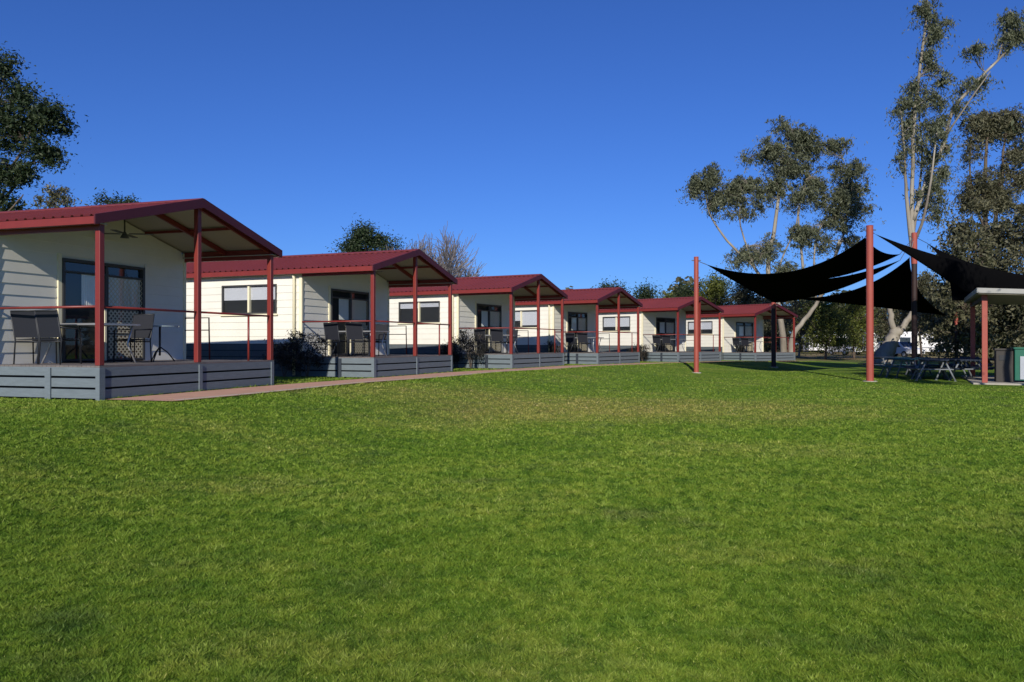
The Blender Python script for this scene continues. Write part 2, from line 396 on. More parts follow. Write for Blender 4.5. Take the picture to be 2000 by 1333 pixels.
    o = bpy.data.objects.new('grass', me); COL.objects.link(o)
    tag(o, 'short blades of green grass covering the lawn', 'grass', kind='stuff')
grass_field()

# ------------------------------------------------------------------ cabin
D_ = 2.3; BACK = 11.6; ZD = 0.57; ZW = 2.94; EV = 0.12; TAN = 0.268; ZE = 2.985
def zroof(x): return ZE + (min(x, W_-x)+EV)*TAN
def siding(b, org, ux, nrm, x0, x1, z0, z1, holes=(), h=0.205, xl=None, xr=None):
    """lapped weatherboards on the plane through org along ux with outward normal nrm"""
    org = Vector(org); ux = Vector(ux); nr = Vector(nrm); T = 0.013
    zs = set([z0, z1]); k = 0
    while z0+k*h < z1: zs.add(round(z0+k*h, 5)); k += 1
    for a, c, d, e in holes: zs.add(d); zs.add(e)
    zs = sorted(z for z in zs if z0 <= z <= z1)
    def pt(x, z, o): return org + ux*x + nr*o + Vector((0, 0, z))
    for za, zb in zip(zs[:-1], zs[1:]):
        if zb-za < 1e-4: continue
        r = int((za-z0+1e-5)/h); base = z0+r*h
        oa = T*(1-(za-base)/h); ob = T*(1-(zb-base)/h)
        L = xl or (lambda z: x0); Rr = xr or (lambda z: x1)
        segs = [('L', 'R')]; cuts = sorted([(a, c) for a, c, d, e in holes if d <= za+1e-5 and e >= zb-1e-5])
        pos = None; spans = []; cur = 'L'
        for a, c in cuts: spans.append((cur, a)); cur = c
        spans.append((cur, 'R'))
        for p, q in spans:
            pa = L(za) if p == 'L' else p; pb = L(zb) if p == 'L' else p
            qa = Rr(za) if q == 'R' else q; qb = Rr(zb) if q == 'R' else q
            b.quad(pt(pa, za, oa), pt(qa, za, oa), pt(qb, zb, ob), pt(pb, zb, ob))
            if abs(za-base) < 1e-4: b.quad(pt(pa, za, 0.0), pt(qa, za, 0.0), pt(qa, za, oa), pt(pa, za, oa))

def make_window(parent, y0, y1, z0, z1):
    """window in the x=0 wall, facing -x"""
    f = MB(); t = 0.045
    f.box(-0.035, 0.06, y0, y1, z0, z0+t).box(-0.035, 0.06, y0, y1, z1-t, z1)
    f.box(-0.035, 0.06, y0, y0+t, z0+t, z1-t).box(-0.035, 0.06, y1-t, y1, z0+t, z1-t)
    wn = f.build('window', M['bronze'], parent, bevel=0.004)
    m = MB().box(-0.045, 0.05, (y0+y1)/2-0.03, (y0+y1)/2+0.03, z0+t, z1-t).build('mullion', M['trim'], wn)
    MB().box(-0.06, -0.022, y0-0.04, y1+0.04, z0-0.05, z0).build('sill', M['trim'], wn, bevel=0.004)
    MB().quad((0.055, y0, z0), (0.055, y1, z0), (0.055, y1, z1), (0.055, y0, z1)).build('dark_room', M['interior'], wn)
    for a, c in ((y0+t, (y0+y1)/2-0.03), ((y0+y1)/2+0.03, y1-t)):
        h = (z1-z0)-2*t
        bl = MB(); n = 14
        for i in range(n):
            za = -h*i/n; zb = -h*(i+0.86)/n
            bl.quad((0.028, a, zb), (0.028, c, zb), (0.036, c, za), (0.036, a, za))
        bl.build('blind', M['blind'], wn, loc=(0, 0, z1-t)).scale = (1, 1, 0.55)
        MB().quad((0.005, a, z1-t), (0.005, c, z1-t), (0.005, c, z0+t), (0.005, a, z0+t)).build('pane', M['glass'], wn)
    return wn

def make_door(parent):
    """wide sliding door in the facade y=D_, facing -y"""
    x0, x1, z0, z1 = 1.36, 3.44, ZD+0.02, 2.56; t = 0.06; xm = 2.42; y = D_
    f = MB(); f.box(x0, x1, y-0.05, y+0.05, z1-t, z1).box(x0, x0+t, y-0.05, y+0.05, z0, z1-t).box(x1-t, x1, y-0.05, y+0.05, z0, z1-t)
    f.box(x0+t, x1-t, y-0.05, y+0.05, z0, z0+0.04).box(xm-0.035, xm+0.035, y-0.045, y+0.05, z0+0.04, z1-t).box(x0+t, x1-t, y-0.04, y+0.045, 2.29, 2.33)
    d = f.build('sliding_door', M['bronze'], parent, bevel=0.004)
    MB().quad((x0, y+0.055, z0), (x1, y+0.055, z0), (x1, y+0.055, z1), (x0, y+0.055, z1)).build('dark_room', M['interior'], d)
    MB().quad((x0+t, y+0.02, z0+.04), (xm-.035, y+0.02, z0+.04), (xm-.035, y+0.02, z1-t), (x0+t, y+0.02, z1-t)).build('pane', M['glass'], d)
    MB().quad((xm+.035, y+0.02, z0+.04), (x1-t, y+0.02, z0+.04), (x1-t, y+0.02, z1-t), (xm+.035, y+0.02, z1-t)).build('pane', M['glass'], d)
    cu = MB(); n = 24
    for side, (a, c) in enumerate(((1.86, xm-.035), (xm+.035, x1-t))):
        for i in range(n):
            p = a+(c-a)*i/n; q = a+(c-a)*(i+1)/n; o = 0.006*(i % 2)
            cu.quad((p, y+0.034+o, 1.66), (q, y+0.034+0.006-o, 1.66), (q, y+0.034+0.006-o, 2.29), (p, y+0.034+o, 2.29))
    cu.build('reflection_panel', M['reflection_panel'], d)  # pale folds stand in for what the door panes reflect
    MB().box(xm+.035, x1-t, y+0.03, y+0.05, z0+.04, 1.655).build('backing_panel', M['brown'], d)
    a, c = xm+.035, x1-t; s0 = z0+.04; sp = 0.105
    for s0, s1, hw in ((s0, 1.64, 0.011), (1.66, 2.29, 0.005)):
     s = MB()
     for k in np.arange(-3.0, 3.0, sp):
         for sg in (1, -1):
             ts = []
             # line x = a + t, z = s0 + k + sg*t
             pts = []
             for tt in np.linspace(0, c-a, 60):
                 z = (s0+k+tt) if sg == 1 else (s0-k-tt+1.0)
                 if s0 <= z <= s1: pts.append((a+tt, z))
             if len(pts) > 3:
                 p, q = pts[0], pts[-1]
                 s.quad((p[0]-hw, y-0.022, p[1]+sg*hw), (p[0]+hw, y-0.022, p[1]-sg*hw), (q[0]+hw, y-0.022, q[1]-sg*hw), (q[0]-hw, y-0.022, q[1]+sg*hw))
     s.build('diamond_screen', M['beige'], d)
    MB().box(a, c-0.051, y-0.03, y-0.015, 1.62, 1.66).build('screen_rail', M['bronze'], d); MB().box(a, c-0.051, y-0.03, y-0.015, 1.12, 1.15).build('screen_rail', M['bronze'], d)
    MB().box(c-0.05, c, y-0.032, y-0.014, s0, 1.66).build('screen_stile', M['bronze'], d)
    MB().box(xm-0.09, xm-0.045, y-0.075, y-0.048, z0, 1.62).build('door_stile', M['trim'], d)
    s0 = z0
    MB().box(c-0.11, c-0.07, y-0.07, y-0.03, 1.52, 1.68).build('handle', M['black'], d)
    return d

def roof_sheet(b, xa, xb, y0, y1):
    y = y0; prof = []
    while y < y1-1e-6:
        for dy, h in ((0, 0), (0.13, 0), (0.148, 0.028), (0.182, 0.028), (0.2, 0)): prof.append((min(y+dy, y1), h))
        y += 0.2
    n = len(b.v)
    for yy, h in prof:
        for x in (xa, xb): b.v.append((x, yy, zroof(x)+0.03+h))
    for i in range(len(prof)-1):
        q = n+2*i
        b.f.append((q, q+1, q+3, q+2) if xa < xb else (q, q+2, q+3, q+1))

def make_cabin():
    root = empty('holiday_cabin', (0, 0, 0))
    # body walls
    win = (0.83, 2.78, 1.78, 2.62)
    b = MB(); hole = (D_+win[0]+.01, D_+win[1]-.01, win[2]+.01, win[3]-.01)
    siding(b, (0, 0, 0), (0, 1, 0), (-1, 0, 0), D_, BACK, 0.93, 2.98, [hole, (8.1, 9.6, 1.78, 2.62)])
    b.build('side_wall', M['cream'], root)
    b = MB()
    siding(b, (0, D_, 0), (1, 0, 0), (0, -1, 0), 0, W_, ZD, 3.66, [(1.37, 3.43, ZD, 2.55)],
           xl=lambda z: 0 if z <= 3.0 else (z-ZE)/TAN-EV+0.05 if z > ZE else 0, xr=lambda z: W_ if z <= ZE else W_+EV-0.05-(z-ZE)/TAN)
    b.build('front_wall', M['cream'], root)
    b = MB(); siding(b, (W_, 0, 0), (0, 1, 0), (1, 0, 0), D_, BACK, 0.93, 2.98); b.build('side_wall', M['cream'], root)
    b = MB(); b.box(0.07, W_-0.07, D_+0.07, BACK, 0.9, 3.0); b.build('wall_core', M['interior'], root)
    b = MB(); b.xz([(0, 0.93), (W_, 0.93), (W_, ZE), (W_/2, zroof(W_/2)-.02), (0, ZE)], BACK+0.002, BACK+0.03); b.build('back_wall', M['cream'], root)
    for x, y, sx in ((0, D_, -1), (W_, D_, 1)):
        MB().box(x-0.035, x+0.035, y-0.03, y+0.06, ZD if True else 0, 3.0).build('corner_trim', M['trim'], root, bevel=0.004)
    MB().box(-0.03, 0.0, BACK-0.06, BACK+0.03, 0.93, 3.0).build('corner_trim', M['trim'], root)
    MB().tube([(-0.075, D_+0.2, 0.05), (-0.075, D_+0.2, 2.75), (-0.13, D_+0.2, 2.9)], 0.04, 10).build('downpipe', M['trim'], root, smooth=True)
    MB().box(1.27, 1.35, D_-0.035, D_+0.02, ZD, 2.64).build('architrave', M['trim'], root)
    MB().box(3.45, 3.53, D_-0.035, D_+0.02, ZD, 2.64).build('architrave', M['cream'], root)
    # skirting boards under the body
    s = MB()
    for k in range(5):
        z = 0.01+k*0.184; s.box(-0.005, 0.025, D_+0.03, BACK, z, z+0.168)
    s.build('skirting', M['skirt'], root)
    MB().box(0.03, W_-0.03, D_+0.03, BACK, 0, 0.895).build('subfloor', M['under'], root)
    s = MB()
    for k in range(5):
        z = 0.01+k*0.184; s.box(W_-0.02, W_+0.005, D_+0.03, BACK, z, z+0.168)
    s.build('skirting', M['skirt'], root)
    make_window(root, D_+win[0], D_+win[1], win[2], win[3])
    make_window(root, 8.1, 9.6, 1.78, 2.62)
    make_door(root)
    # roof
    b = MB(); roof_sheet(b, -EV, W_/2, -0.11, BACK+0.2); roof_sheet(b, W_+EV, W_/2, -0.11, BACK+0.2)
    rf = b.build('roof', M['roof'], root)
    b = MB(); zr = zroof(W_/2)+0.06
    b.xz([(W_/2-0.16, zr-0.045), (W_/2, zr+0.012), (W_/2+0.16, zr-0.045), (W_/2+.16, zr-.033), (W_/2, zr+.026), (W_/2-.16, zr-.033)], -0.12, BACK+0.21)
    b.build('ridge_cap', M['roof'], rf)
    for s_ in (0, 1):
        xe = -EV if s_ == 0 else W_+EV; d = -1 if s_ == 0 else 1
        b = MB(); xa, xb = sorted((xe, xe+d*0.11))
        b.xz([(xa, ZE-0.12), (xb, ZE-0.12), (xb, ZE+0.02), (xb-0.012, ZE+0.02), (xb-.012, ZE-.10), (xa+.012, ZE-.10), (xa+.012, ZE+.0), (xa, ZE+.0)], -0.13, BACK+0.2)
        b.build('gutter', M['red'], rf)
        b = MB(); xa, xb = sorted((xe-d*0.0, xe-d*0.19))
        b.box(xa+.002, xb-.002, -0.09, BACK+0.18, ZE-0.10, ZE-0.085); b.build('soffit', M['lining'], rf)
    b = MB()
    for (xa, xb) in ((-EV, W_/2), (W_+EV, W_/2)):
        b.quad((xa, -0.10, zroof(xa)+0.012), (xb, -0.10, zroof(xb)+0.012), (xb, D_+0.1, zroof(xb)+0.012), (xa, D_+0.1, zroof(xa)+0.012))
    b.build('ceiling_lining', M['lining'], rf)
    for yb, nm in ((-0.12, 'barge_board'), (BACK+0.2, 'barge_board')):
        b = MB()
        b.xz([(-EV-0.12, ZE-0.13), (-EV-0.12, ZE+0.03), (W_/2, zroof(W_/2)+0.075), (W_+EV+0.12, ZE+0.03), (W_+EV+0.12, ZE-0.13), (W_/2, zroof(W_/2)-0.10)], yb-0.03, yb)
        b.build(nm, M['barge'], rf)
    # veranda frame
    for y in (0.0, 1.15):
        b = MB()
        for sg in (0, 1):
            x0 = -0.05 if sg == 0 else W_+0.05
            b.beam((x0, y, zroof(x0)-0.06), (W_/2+(-.001 if sg == 0 else .001), y, zroof(W_/2)-0.06), 0.05, 0.10)
        b.build('rafter_pair', M['red'], root)
    for x in (W_*0.26, W_*0.74):
        MB().beam((x, 0.03, zroof(x)-0.035), (x, 1.12, zroof(x)-0.035), 0.06, 0.05).build('purlin', M['red'], root)
        MB().beam((x, 1.18, zroof(x)-0.035), (x, D_-0.03, zroof(x)-0.035), 0.06, 0.05).build('purlin', M['red'], root)
    for x in (0, W_):
        MB().box(x-0.03, x+0.03, 0.05, D_-0.03, ZW-0.14, ZE+0.028).build('eave_beam', M['red'], root)
    MB().box(W_/2-0.03, W_/2+0.03, -.1, D_-0.04, zroof(W_/2)-0.12, zroof(W_/2)-0.0).build('ridge_beam', M['red'], root)
    for x, zt in ((0, ZW), (W_/2, zroof(W_/2)-0.05), (W_, ZW)):
        MB().box(x-0.05, x+0.05, -0.05, 0.05, ZD+0.002, zt-0.002).build('veranda_post', M['red'], root, bevel=0.008)
    # ceiling fan
    fx, fy, fz = W_/2, 1.75, 3.12
    fan = MB().tube([(fx, fy, 3.62), (fx, fy, fz+0.05), (fx, fy, fz-0.08)], [0.015, 0.015, 0.09], 10).build('ceiling_fan', M['bronze'], root, smooth=True)
    b = MB()
    for k in range(4):
        a = k*math.pi/2+0.4; c, s = math.cos(a), math.sin(a)
        b.beam((fx+0.1*c, fy+0.1*s, fz), (fx+0.55*c, fy+0.55*s, fz), 0.11, 0.01)
    b.build('fan_blades', M['bronze'], fan)
    # deck
    b = MB(); y = -0.06
    while y < D_-0.03:
        b.box(-0.06, W_+0.06, y, min(y+0.088, D_-0.03), ZD-0.028, ZD); y += 0.093
    dk = b.build('deck', M['deckwood'], root)
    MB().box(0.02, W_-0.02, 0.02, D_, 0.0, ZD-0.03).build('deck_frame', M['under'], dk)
    for (n_, kind) in ((0, 'front'), (1, 'near'), (2, 'far')):
        b = MB()
        for k in range(3):
            z = 0.03+k*0.182; h = 0.148
            if n_ == 0: b.box(-0.055, W_+0.055, -0.06, -0.03, z, z+h)
            if n_ == 1: b.box(-0.06, -0.03, -0.028, D_-0.03, z, z+h)
            if n_ == 2: b.box(W_+0.03, W_+0.06, -0.028, D_-0.03, z, z+h)
        b.build('slat_panel', M['slate'], dk, bevel=0.004)
    b = MB(); b.box(-0.085, -0.0615, -0.085, 0.0, 0.0, ZD-0.03).box(-0.06, 0.03, -0.085, -0.0625, 0, ZD-.03).build('corner_batten', M['slate'], dk)
    for x in (W_/2, W_-0.02): MB().box(x-0.045, x+0.045, -0.083, -0.0615, 0.0, ZD-0.04).build('front_batten', M['slate'], dk)
    MB().box(-0.085, -0.0615, 0.95, 1.07, 0.0, ZD-0.04).build('side_batten', M['slate'], dk)
    # railing
    ZR = ZD+0.97
    b = MB(); b.tube([(0, 0.05, ZR), (0, D_-0.03, ZR)], 0.022, 8).build('side_rail', M['red'], root, smooth=True)
    MB().tube([(0.05, 0, ZR), (W_/2-.05, 0, ZR)], 0.02, 8).build('front_rail', M['red'], root, smooth=True)
    MB().tube([(W_/2+.05, 0, ZR), (W_-.05, 0, ZR)], 0.02, 8).build('front_rail', M['red'], root, smooth=True)
    MB().tube([(3.92, 0, ZD), (3.92, 0, ZR-.02)], 0.022, 8).build('rail_post', M['red'], root, smooth=True)
    b = MB().tube([(W_, D_-0.03, ZR-.02), (W_, 1.62, ZR-.02), (W_, 1.6, ZD)], 0.018, 8).tube([(W_, D_-0.03, ZR-.30), (W_, 1.62, ZR-.30)], 0.012, 6)
    b.build('far_rail', M['red'], root, smooth=True)
    return root

ORD = ['nearest', 'second', 'third', 'fourth', 'fifth', 'sixth']
CLBL = ['nearest and largest red-roofed cream cabin, at the left edge of the photo',
        'second cream cabin of the row, with half-drawn white blinds in its side window',
        'third cream cabin from the left, below the bare grey tree',
        'fourth cream cabin from the left, with a small reddish shrub at its deck end',
        'fifth cream cabin from the left, standing behind the thin left shade-sail pole',
        'farthest cream cabin of the row, partly behind the short shade-sail pole']
cab0 = make_cabin(); cabins = [cab0] + [copy_tree(cab0) for _ in range(5)]
BL = [(0.55, 0.55), (0.52, 0.52), (0.24, 0.30), (0.92, 0.62), (0.74, 0.74), (0.66, 0.66)]
for i, (c, (x, y, z, th)) in enumerate(zip(cabins, CAB)):
    c.location = (x, y, z); c.rotation_euler = (0, 0, R(90-th))
    tag(c, CLBL[i], 'cabin', 'cream holiday cabins with red roofs in a row')
    for ch in c.children:
        if ch.name.startswith('window'):
            bl = [k for k in ch.children if k.name.startswith('blind')]
            for k, s in zip(bl, BL[i]): k.scale = (1, 1, s)
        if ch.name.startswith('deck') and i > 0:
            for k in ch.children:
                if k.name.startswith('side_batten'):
                    k.data = k.data.copy(); k.data.materials[0] = M['slate_gap']  # batten coloured dark in place of a shaded gap
def cab_pt(i, u, v, z=0.0):
    x, y, z0, th = CAB[i]; s, c = math.sin(R(th)), math.cos(R(th))
    return Vector((x+s*u-c*v, y+c*u+s*v, z0+z))
def cab_rot(i): return R(90-CAB[i][3])

# ------------------------------------------------------------------ outdoor furniture on the decks
def make_chair():
    r = empty('outdoor_chair', (0, 0, 0))       # faces +x, back at -x
    s = MB()
    for sy in (-0.24, 0.24):
        s.tube([(-0.20, sy, 0), (-0.17, sy, 0.42), (-0.27, sy, 0.93)], 0.014, 6)
        s.tube([(0.24, sy, 0), (0.22, sy, 0.62), (-0.20, sy, 0.64)], 0.014, 6)
    s.tube([(-0.27, -0.24, 0.93), (-0.27, 0.24, 0.93)], 0.014, 6).tube([(0.22, -.24, .42), (0.22, .24, .42)], 0.012, 6).tube([(-.17, -.24, .40), (-.17, .24, .40)], 0.012, 6)
    s.build('frame', M['black'], r, smooth=True)
    b = MB(); b.beam((-0.17, 0, 0.43), (0.22, 0, 0.45), 0.47, 0.012); b.build('seat', M['sling'], r)
    b = MB(); b.beam((-0.18, 0, 0.47), (-0.265, 0, 0.92), 0.47, 0.012)
    b.build('backrest', M['sling'], r)
    return r
def make_table():
    r = empty('outdoor_table', (0, 0, 0))
    b = MB(); b.box(-0.45, 0.45, -0.72, 0.72, 0.705, 0.722); b.build('tabletop', M['tabletop'], r, bevel=0.004)
    b = MB(); b.box(-0.46, 0.46, -0.735, -0.722, 0.69, 0.725).box(-0.46, 0.46, 0.722, 0.735, 0.69, 0.725).box(-0.465, -0.452, -.735, .735, .69, .725).box(.452, .465, -.735, .735, .69, .725)
    b.build('rim', M['silver'], r)
    for sx in (-1, 1):
        for sy in (-1, 1):
            MB().tube([(sx*0.38, sy*0.62, 0.70), (sx*0.33, sy*0.55, 0.35), (sx*0.42, sy*0.66, 0.0)], 0.017, 8).build('leg', M['silver'], r, smooth=True)
    return r
def make_round():
    r = empty('round_table', (0, 0, 0))
    pr = [(0.0, 0.70), (0.35, 0.70), (0.36, 0.71), (0.35, 0.72), (0.0, 0.72)]
    MB().tube([(0, 0, 0.70), (0, 0, 0.722)], [0.36, 0.36], 28).build('tabletop', M['tabletop'], r)
    MB().tube([(0, 0, 0.70), (0, 0, 0.3), (0, 0, 0.12)], 0.02, 8).build('pedestal', M['black'], r, smooth=True)
    for k in range(3):
        a = k*2.094+0.5; MB().tube([(0, 0, 0.3), (0.15*math.cos(a), 0.15*math.sin(a), 0.18), (0.28*math.cos(a), 0.28*math.sin(a), 0.0)], 0.013, 6).build('leg', M['black'], r, smooth=True)
    return r
ch0 = make_chair(); tb0 = make_table(); used = {'c': False, 't': False}
def place(proto, key, i, u, v, rot, label, cat, group):
    o = proto if not used[key] else copy_tree(proto); used[key] = True
    o.location = cab_pt(i, u, v, ZD+0.001); o.rotation_euler = (0, 0, cab_rot(i)+rot); tag(o, label, cat, group); return o
LAY = [[(0.52, 1.42, 0.0), (0.52, 1.98, 0.12), (2.0, 1.2, math.pi)]] + [[(0.45, 0.75, 0.1), (0.45, 1.45, -0.1), (1.95, 1.1, math.pi)]]*2 + [[(0.45, 0.9, 0.1), (0.5, 1.55, 0.0)]]*3
CW = [['nearer the corner post', 'second from the corner post, farther left', 'on the door side of the table']] + [['nearer the lawn', 'nearer the cabin wall', 'beyond the table']]*5
for i in range(6):
    place(tb0, 't', i, 1.2, 1.2 if i else 1.45, 0, f'glass-topped outdoor table on the deck of the {ORD[i]} cabin', 'table', 'tables on the cabin decks')
    for k, (u, v, a) in enumerate(LAY[i]):
        place(ch0, 'c', i, u, v, a, f'dark chair on the {ORD[i]} cabin deck, {CW[i][k]}', 'chair', 'dark chairs on the cabin decks')
rt = make_round(); rt.location = cab_pt(0, 2.75, 1.25, ZD+.001); tag(rt, 'small round pedestal table on the nearest cabin deck, right of the door', 'table')

# ------------------------------------------------------------------ foliage
def leaf_mesh(name, cen, size, droop, m, parent, aspect=0.38, tint=None):
    n = len(cen)
    d = rng.normal(size=(n, 3)); d[:, 2] = d[:, 2]*(1-droop) - droop*1.6
    d /= np.linalg.norm(d, axis=1)[:, None]
    r = rng.normal(size=(n, 3)); s = np.cross(d, r); s /= np.linalg.norm(s, axis=1)[:, None]
    L = (size*(0.6+0.8*rng.random(n)))[:, None]; Wd = L*aspect*0.5
    v = np.empty((n, 4, 3), np.float32)
    v[:,0] = cen-d*L*0.5; v[:,1] = cen-d*L*0.05+s*Wd; v[:,2] = cen+d*L*0.5; v[:,3] = cen-d*L*0.05-s*Wd
    me = bpy.data.meshes.new(name); me.vertices.add(n*4); me.vertices.foreach_set('co', v.ravel())
    me.loops.add(n*4); me.loops.foreach_set('vertex_index', np.arange(n*4, dtype=np.int32))
    me.polygons.add(n); me.polygons.foreach_set('loop_start', np.arange(0, n*4, 4, dtype=np.int32)); me.update(); me.validate()
    if tint is None: tint = rng.random(n)
    at = me.attributes.new('tint', 'FLOAT', 'POINT'); at.data.foreach_set('value', np.repeat(np.clip(tint, 0, 1), 4).astype(np.float32))
    me.materials.append(m)
    o = bpy.data.objects.new(name, me); COL.objects.link(o); o.parent = parent
    return o
def smooth_poly(pts, k=4):
    pts = [np.array(p, float) for p in pts]; out = []
    for i in range(len(pts)-1):
        p0 = pts[max(i-1, 0)]; p1 = pts[i]; p2 = pts[i+1]; p3 = pts[min(i+2, len(pts)-1)]
        for t in np.linspace(0, 1, k, endpoint=False):
            out.append(0.5*((2*p1)+(-p0+p2)*t+(2*p0-5*p1+4*p2-p3)*t*t+(-p0+3*p1-3*p2+p3)*t**3))
    out.append(pts[-1]); return out
def tree(name, label, cat, base, stems, clumps, leafm, bark, leaf=0.2, droop=0.5, group=None, per=55, sub=0.42, twig=0.02, aspect=0.38, shell=0.35, dens=1.0, fill=0.0):
    """stems: list of ([points], r0, r1) in world space; clumps: (centre, (rx,ry,rz), number of leaf clusters)"""
    base = Vector(base); B = np.array(base)
    root = empty(name, base, label=label, cat=cat)
    if group: root['group'] = group
    tr = MB(); pts_all = []; rad_all = []
    for pts, r0, r1 in stems:
        sp = smooth_poly(pts); n = len(sp)
        rr0 = (r0+r1)/2
        for q in range(1, n-1): sp[q] = sp[q] + rng.normal(size=3)*rr0*0.12
        if r0 < 0.5: r0 *= 0.74; r1 *= 0.7
        rr = [r0+(r1-r0)*(i/(n-1))**0.8 for i in range(n)]
        tr.tube([p-B for p in sp], rr, 8)
        pts_all += sp; rad_all += rr
    PA = np.array(pts_all)
    if fill:                                   # join neighbouring heads with looser foliage
        base_c = list(clumps)
        for i_ in range(len(base_c)):
            for j_ in range(i_):
                c1, r1_, k1 = base_c[i_]; c2_, r2_, k2 = base_c[j_]
                dd = math.dist(c1, c2_)
                if 0.9*max(r1_) < dd < 1.25*(max(r1_)+max(r2_)) and rng.random() < fill:
                    clumps = clumps+[(tuple((np.array(c1)+np.array(c2_))/2+rng.normal(size=3)*0.25*max(r1_)), tuple(x*0.85 for x in r1_), max(3, int((k1+k2)*0.17)))]
    br = MB(); cs = []; tn = []
    for cen, rad, k in clumps:
        cen = np.array(cen, float); rad = np.array(rad, float)
        dist = np.linalg.norm(PA-cen, axis=1) + np.maximum(0, PA[:, 2]-cen[2])*1.5
        j = int(np.argmin(dist)); a = PA[j]
        mid = (a+cen)/2 + rng.normal(size=3)*0.12*np.linalg.norm(cen-a)
        main = smooth_poly([a, mid, cen], 3); rm = min(rad_all[j]*0.6, 0.02+0.025*np.linalg.norm(rad))
        br.tube([p-B for p in main], [rm*(1-0.6*q/(len(main)-1)) for q in range(len(main))], 5)
        lobes = rng.normal(size=(max(3, k//7), 3)); lobes /= np.linalg.norm(lobes, axis=1)[:, None]
        for q in range(int(k*dens)):
            dv = lobes[rng.integers(len(lobes))] + rng.normal(size=3)*0.42; dv /= np.linalg.norm(dv)
            dv = dv*(shell+(1-shell)*rng.random())*rad*(0.65+0.6*rng.random())
            c = cen+dv
            if rng.random() < 0.7:
                mm = main[rng.integers(1, len(main))]
                br.tube([mm-B, (mm+c)/2+rng.normal(size=3)*0.1-B, c-B], [twig, twig*0.8, twig*0.3], 4, caps=False)
            n = int(per*(0.3+1.2*rng.random()**1.5)); s = sub*(0.45+1.0*rng.random())
            if droop > 0.45:                       # hanging sprays: leaves strung along a few drooping twiglets
                ns = rng.integers(3, 7); which = rng.integers(0, ns, n)
                dirs = rng.normal(size=(ns, 3))*np.array([1.0, 1.0, 0.5]); t_s = rng.random(n)
                dv2 = dirs[which]*s*1.25
                pc = c + dv2*t_s[:, None] + rng.normal(size=(n, 3))*s*0.30
                pc[:, 2] -= (t_s**2)*s*(1.0+1.6*droop)*0.8
            else:
                pc = rng.normal(size=(n, 3))*np.array([s, s, s*0.75]) + c
            cs.append(pc); tn.append(np.clip(rng.normal(0.42+rng.normal()*0.17, 0.22, n), 0, 1))
    t_ = tr.build('trunk', bark, root, smooth=True)
    if br.v: br.build('branches', bark, root, smooth=True)
    if cs: leaf_mesh('crown', np.concatenate(cs)-B, leaf, droop, leafm, root, aspect, np.concatenate(tn))
    return root
def blob_tree(name, label, cat, px, Z, top_py, wpx, leafm, bark, n=9, leaf=0.22, per=50, droop=0.2, group=None, low=0.2, trunk=0.16, kx=16, sub=0.5, base=None, name_seed=0):
    """free-standing bushy tree on the ground at picture column px and distance Z"""
    b = base or gz(px, Z); wd = wpx/F*Z; topz = EYE+(HOR-top_py)/F*Z; H = topz-b.z
    st = [([b, b+Vector((rng.normal()*.15, 0, H*0.35)), b+Vector((rng.normal()*.3, 0, H*0.7))], trunk, trunk*0.4)]
    for k in range(3):
        a = rng.random()*6.28; st.append(([b+Vector((0, 0, H*0.25)), b+Vector((math.cos(a)*wd*.15, math.sin(a)*wd*.15, H*.45)), b+Vector((math.cos(a)*wd*.3, math.sin(a)*wd*.3, H*.68))], trunk*.6, trunk*.2))
    cl = []
    for k in range(n):
        t = (k+0.5)/n; zz = b.z+H*(low+(0.86-low)*t); rr = math.sin(math.pi*min(1, (0.16+0.80*t)))**0.6
        a = k*2.4+rng.random(); q = wd*0.5*rr*0.55
        cl.append(((b.x+math.cos(a)*q, b.y+math.sin(a)*q, zz), (wd*0.27, wd*0.27, H*0.17), kx))
    cl.append(((b.x, b.y, b.z+H*0.87), (wd*0.2, wd*0.2, H*0.13), kx))
    return tree(name, label, cat, b, st, cl, leafm, bark, leaf, droop, group, per, sub)

def C(px, py, Z, rx, rz, k, ry=None):        # clump from picture position, radii in px
    p = P(px, py, Z); s = Z/F; return (tuple(p), (rx*s, (ry or rx)*s*0.9, rz*s), k)

# --- left edge: dark tree
Z = 33
b0 = gz(-30, Z); b0.z = 0
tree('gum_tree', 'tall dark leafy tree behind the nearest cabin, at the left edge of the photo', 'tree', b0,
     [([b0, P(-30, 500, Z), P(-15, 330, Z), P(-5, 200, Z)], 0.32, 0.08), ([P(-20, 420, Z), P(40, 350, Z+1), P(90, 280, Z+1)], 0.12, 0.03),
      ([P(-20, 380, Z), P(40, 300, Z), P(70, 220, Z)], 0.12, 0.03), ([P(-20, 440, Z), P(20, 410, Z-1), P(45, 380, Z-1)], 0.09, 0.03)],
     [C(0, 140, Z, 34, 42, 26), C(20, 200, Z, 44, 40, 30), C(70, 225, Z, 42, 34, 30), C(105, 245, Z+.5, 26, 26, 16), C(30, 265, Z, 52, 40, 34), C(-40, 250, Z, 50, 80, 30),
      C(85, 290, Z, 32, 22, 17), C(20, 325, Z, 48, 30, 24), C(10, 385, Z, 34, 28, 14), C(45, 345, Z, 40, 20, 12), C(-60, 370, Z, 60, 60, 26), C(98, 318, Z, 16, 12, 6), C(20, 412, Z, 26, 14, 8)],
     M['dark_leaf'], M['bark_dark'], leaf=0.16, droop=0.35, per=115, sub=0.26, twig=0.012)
Z = 42
b0 = gz(95, Z); b0.z = 0
tree('gum_tree', 'small sparse tree showing above the roof of the nearest cabin', 'tree', b0, [([b0, P(100, 500, Z), P(108, 400, Z)], 0.14, 0.04)],
     [C(115, 378, Z, 26, 22, 17), C(85, 395, Z, 22, 16, 10), C(130, 395, Z, 14, 16, 8)], M['grey_leaf'], M['bark_dark'], leaf=0.17, droop=0.5, per=55, sub=0.26, twig=0.014)
Z = 48
b0 = gz(225, Z); b0.z = 0
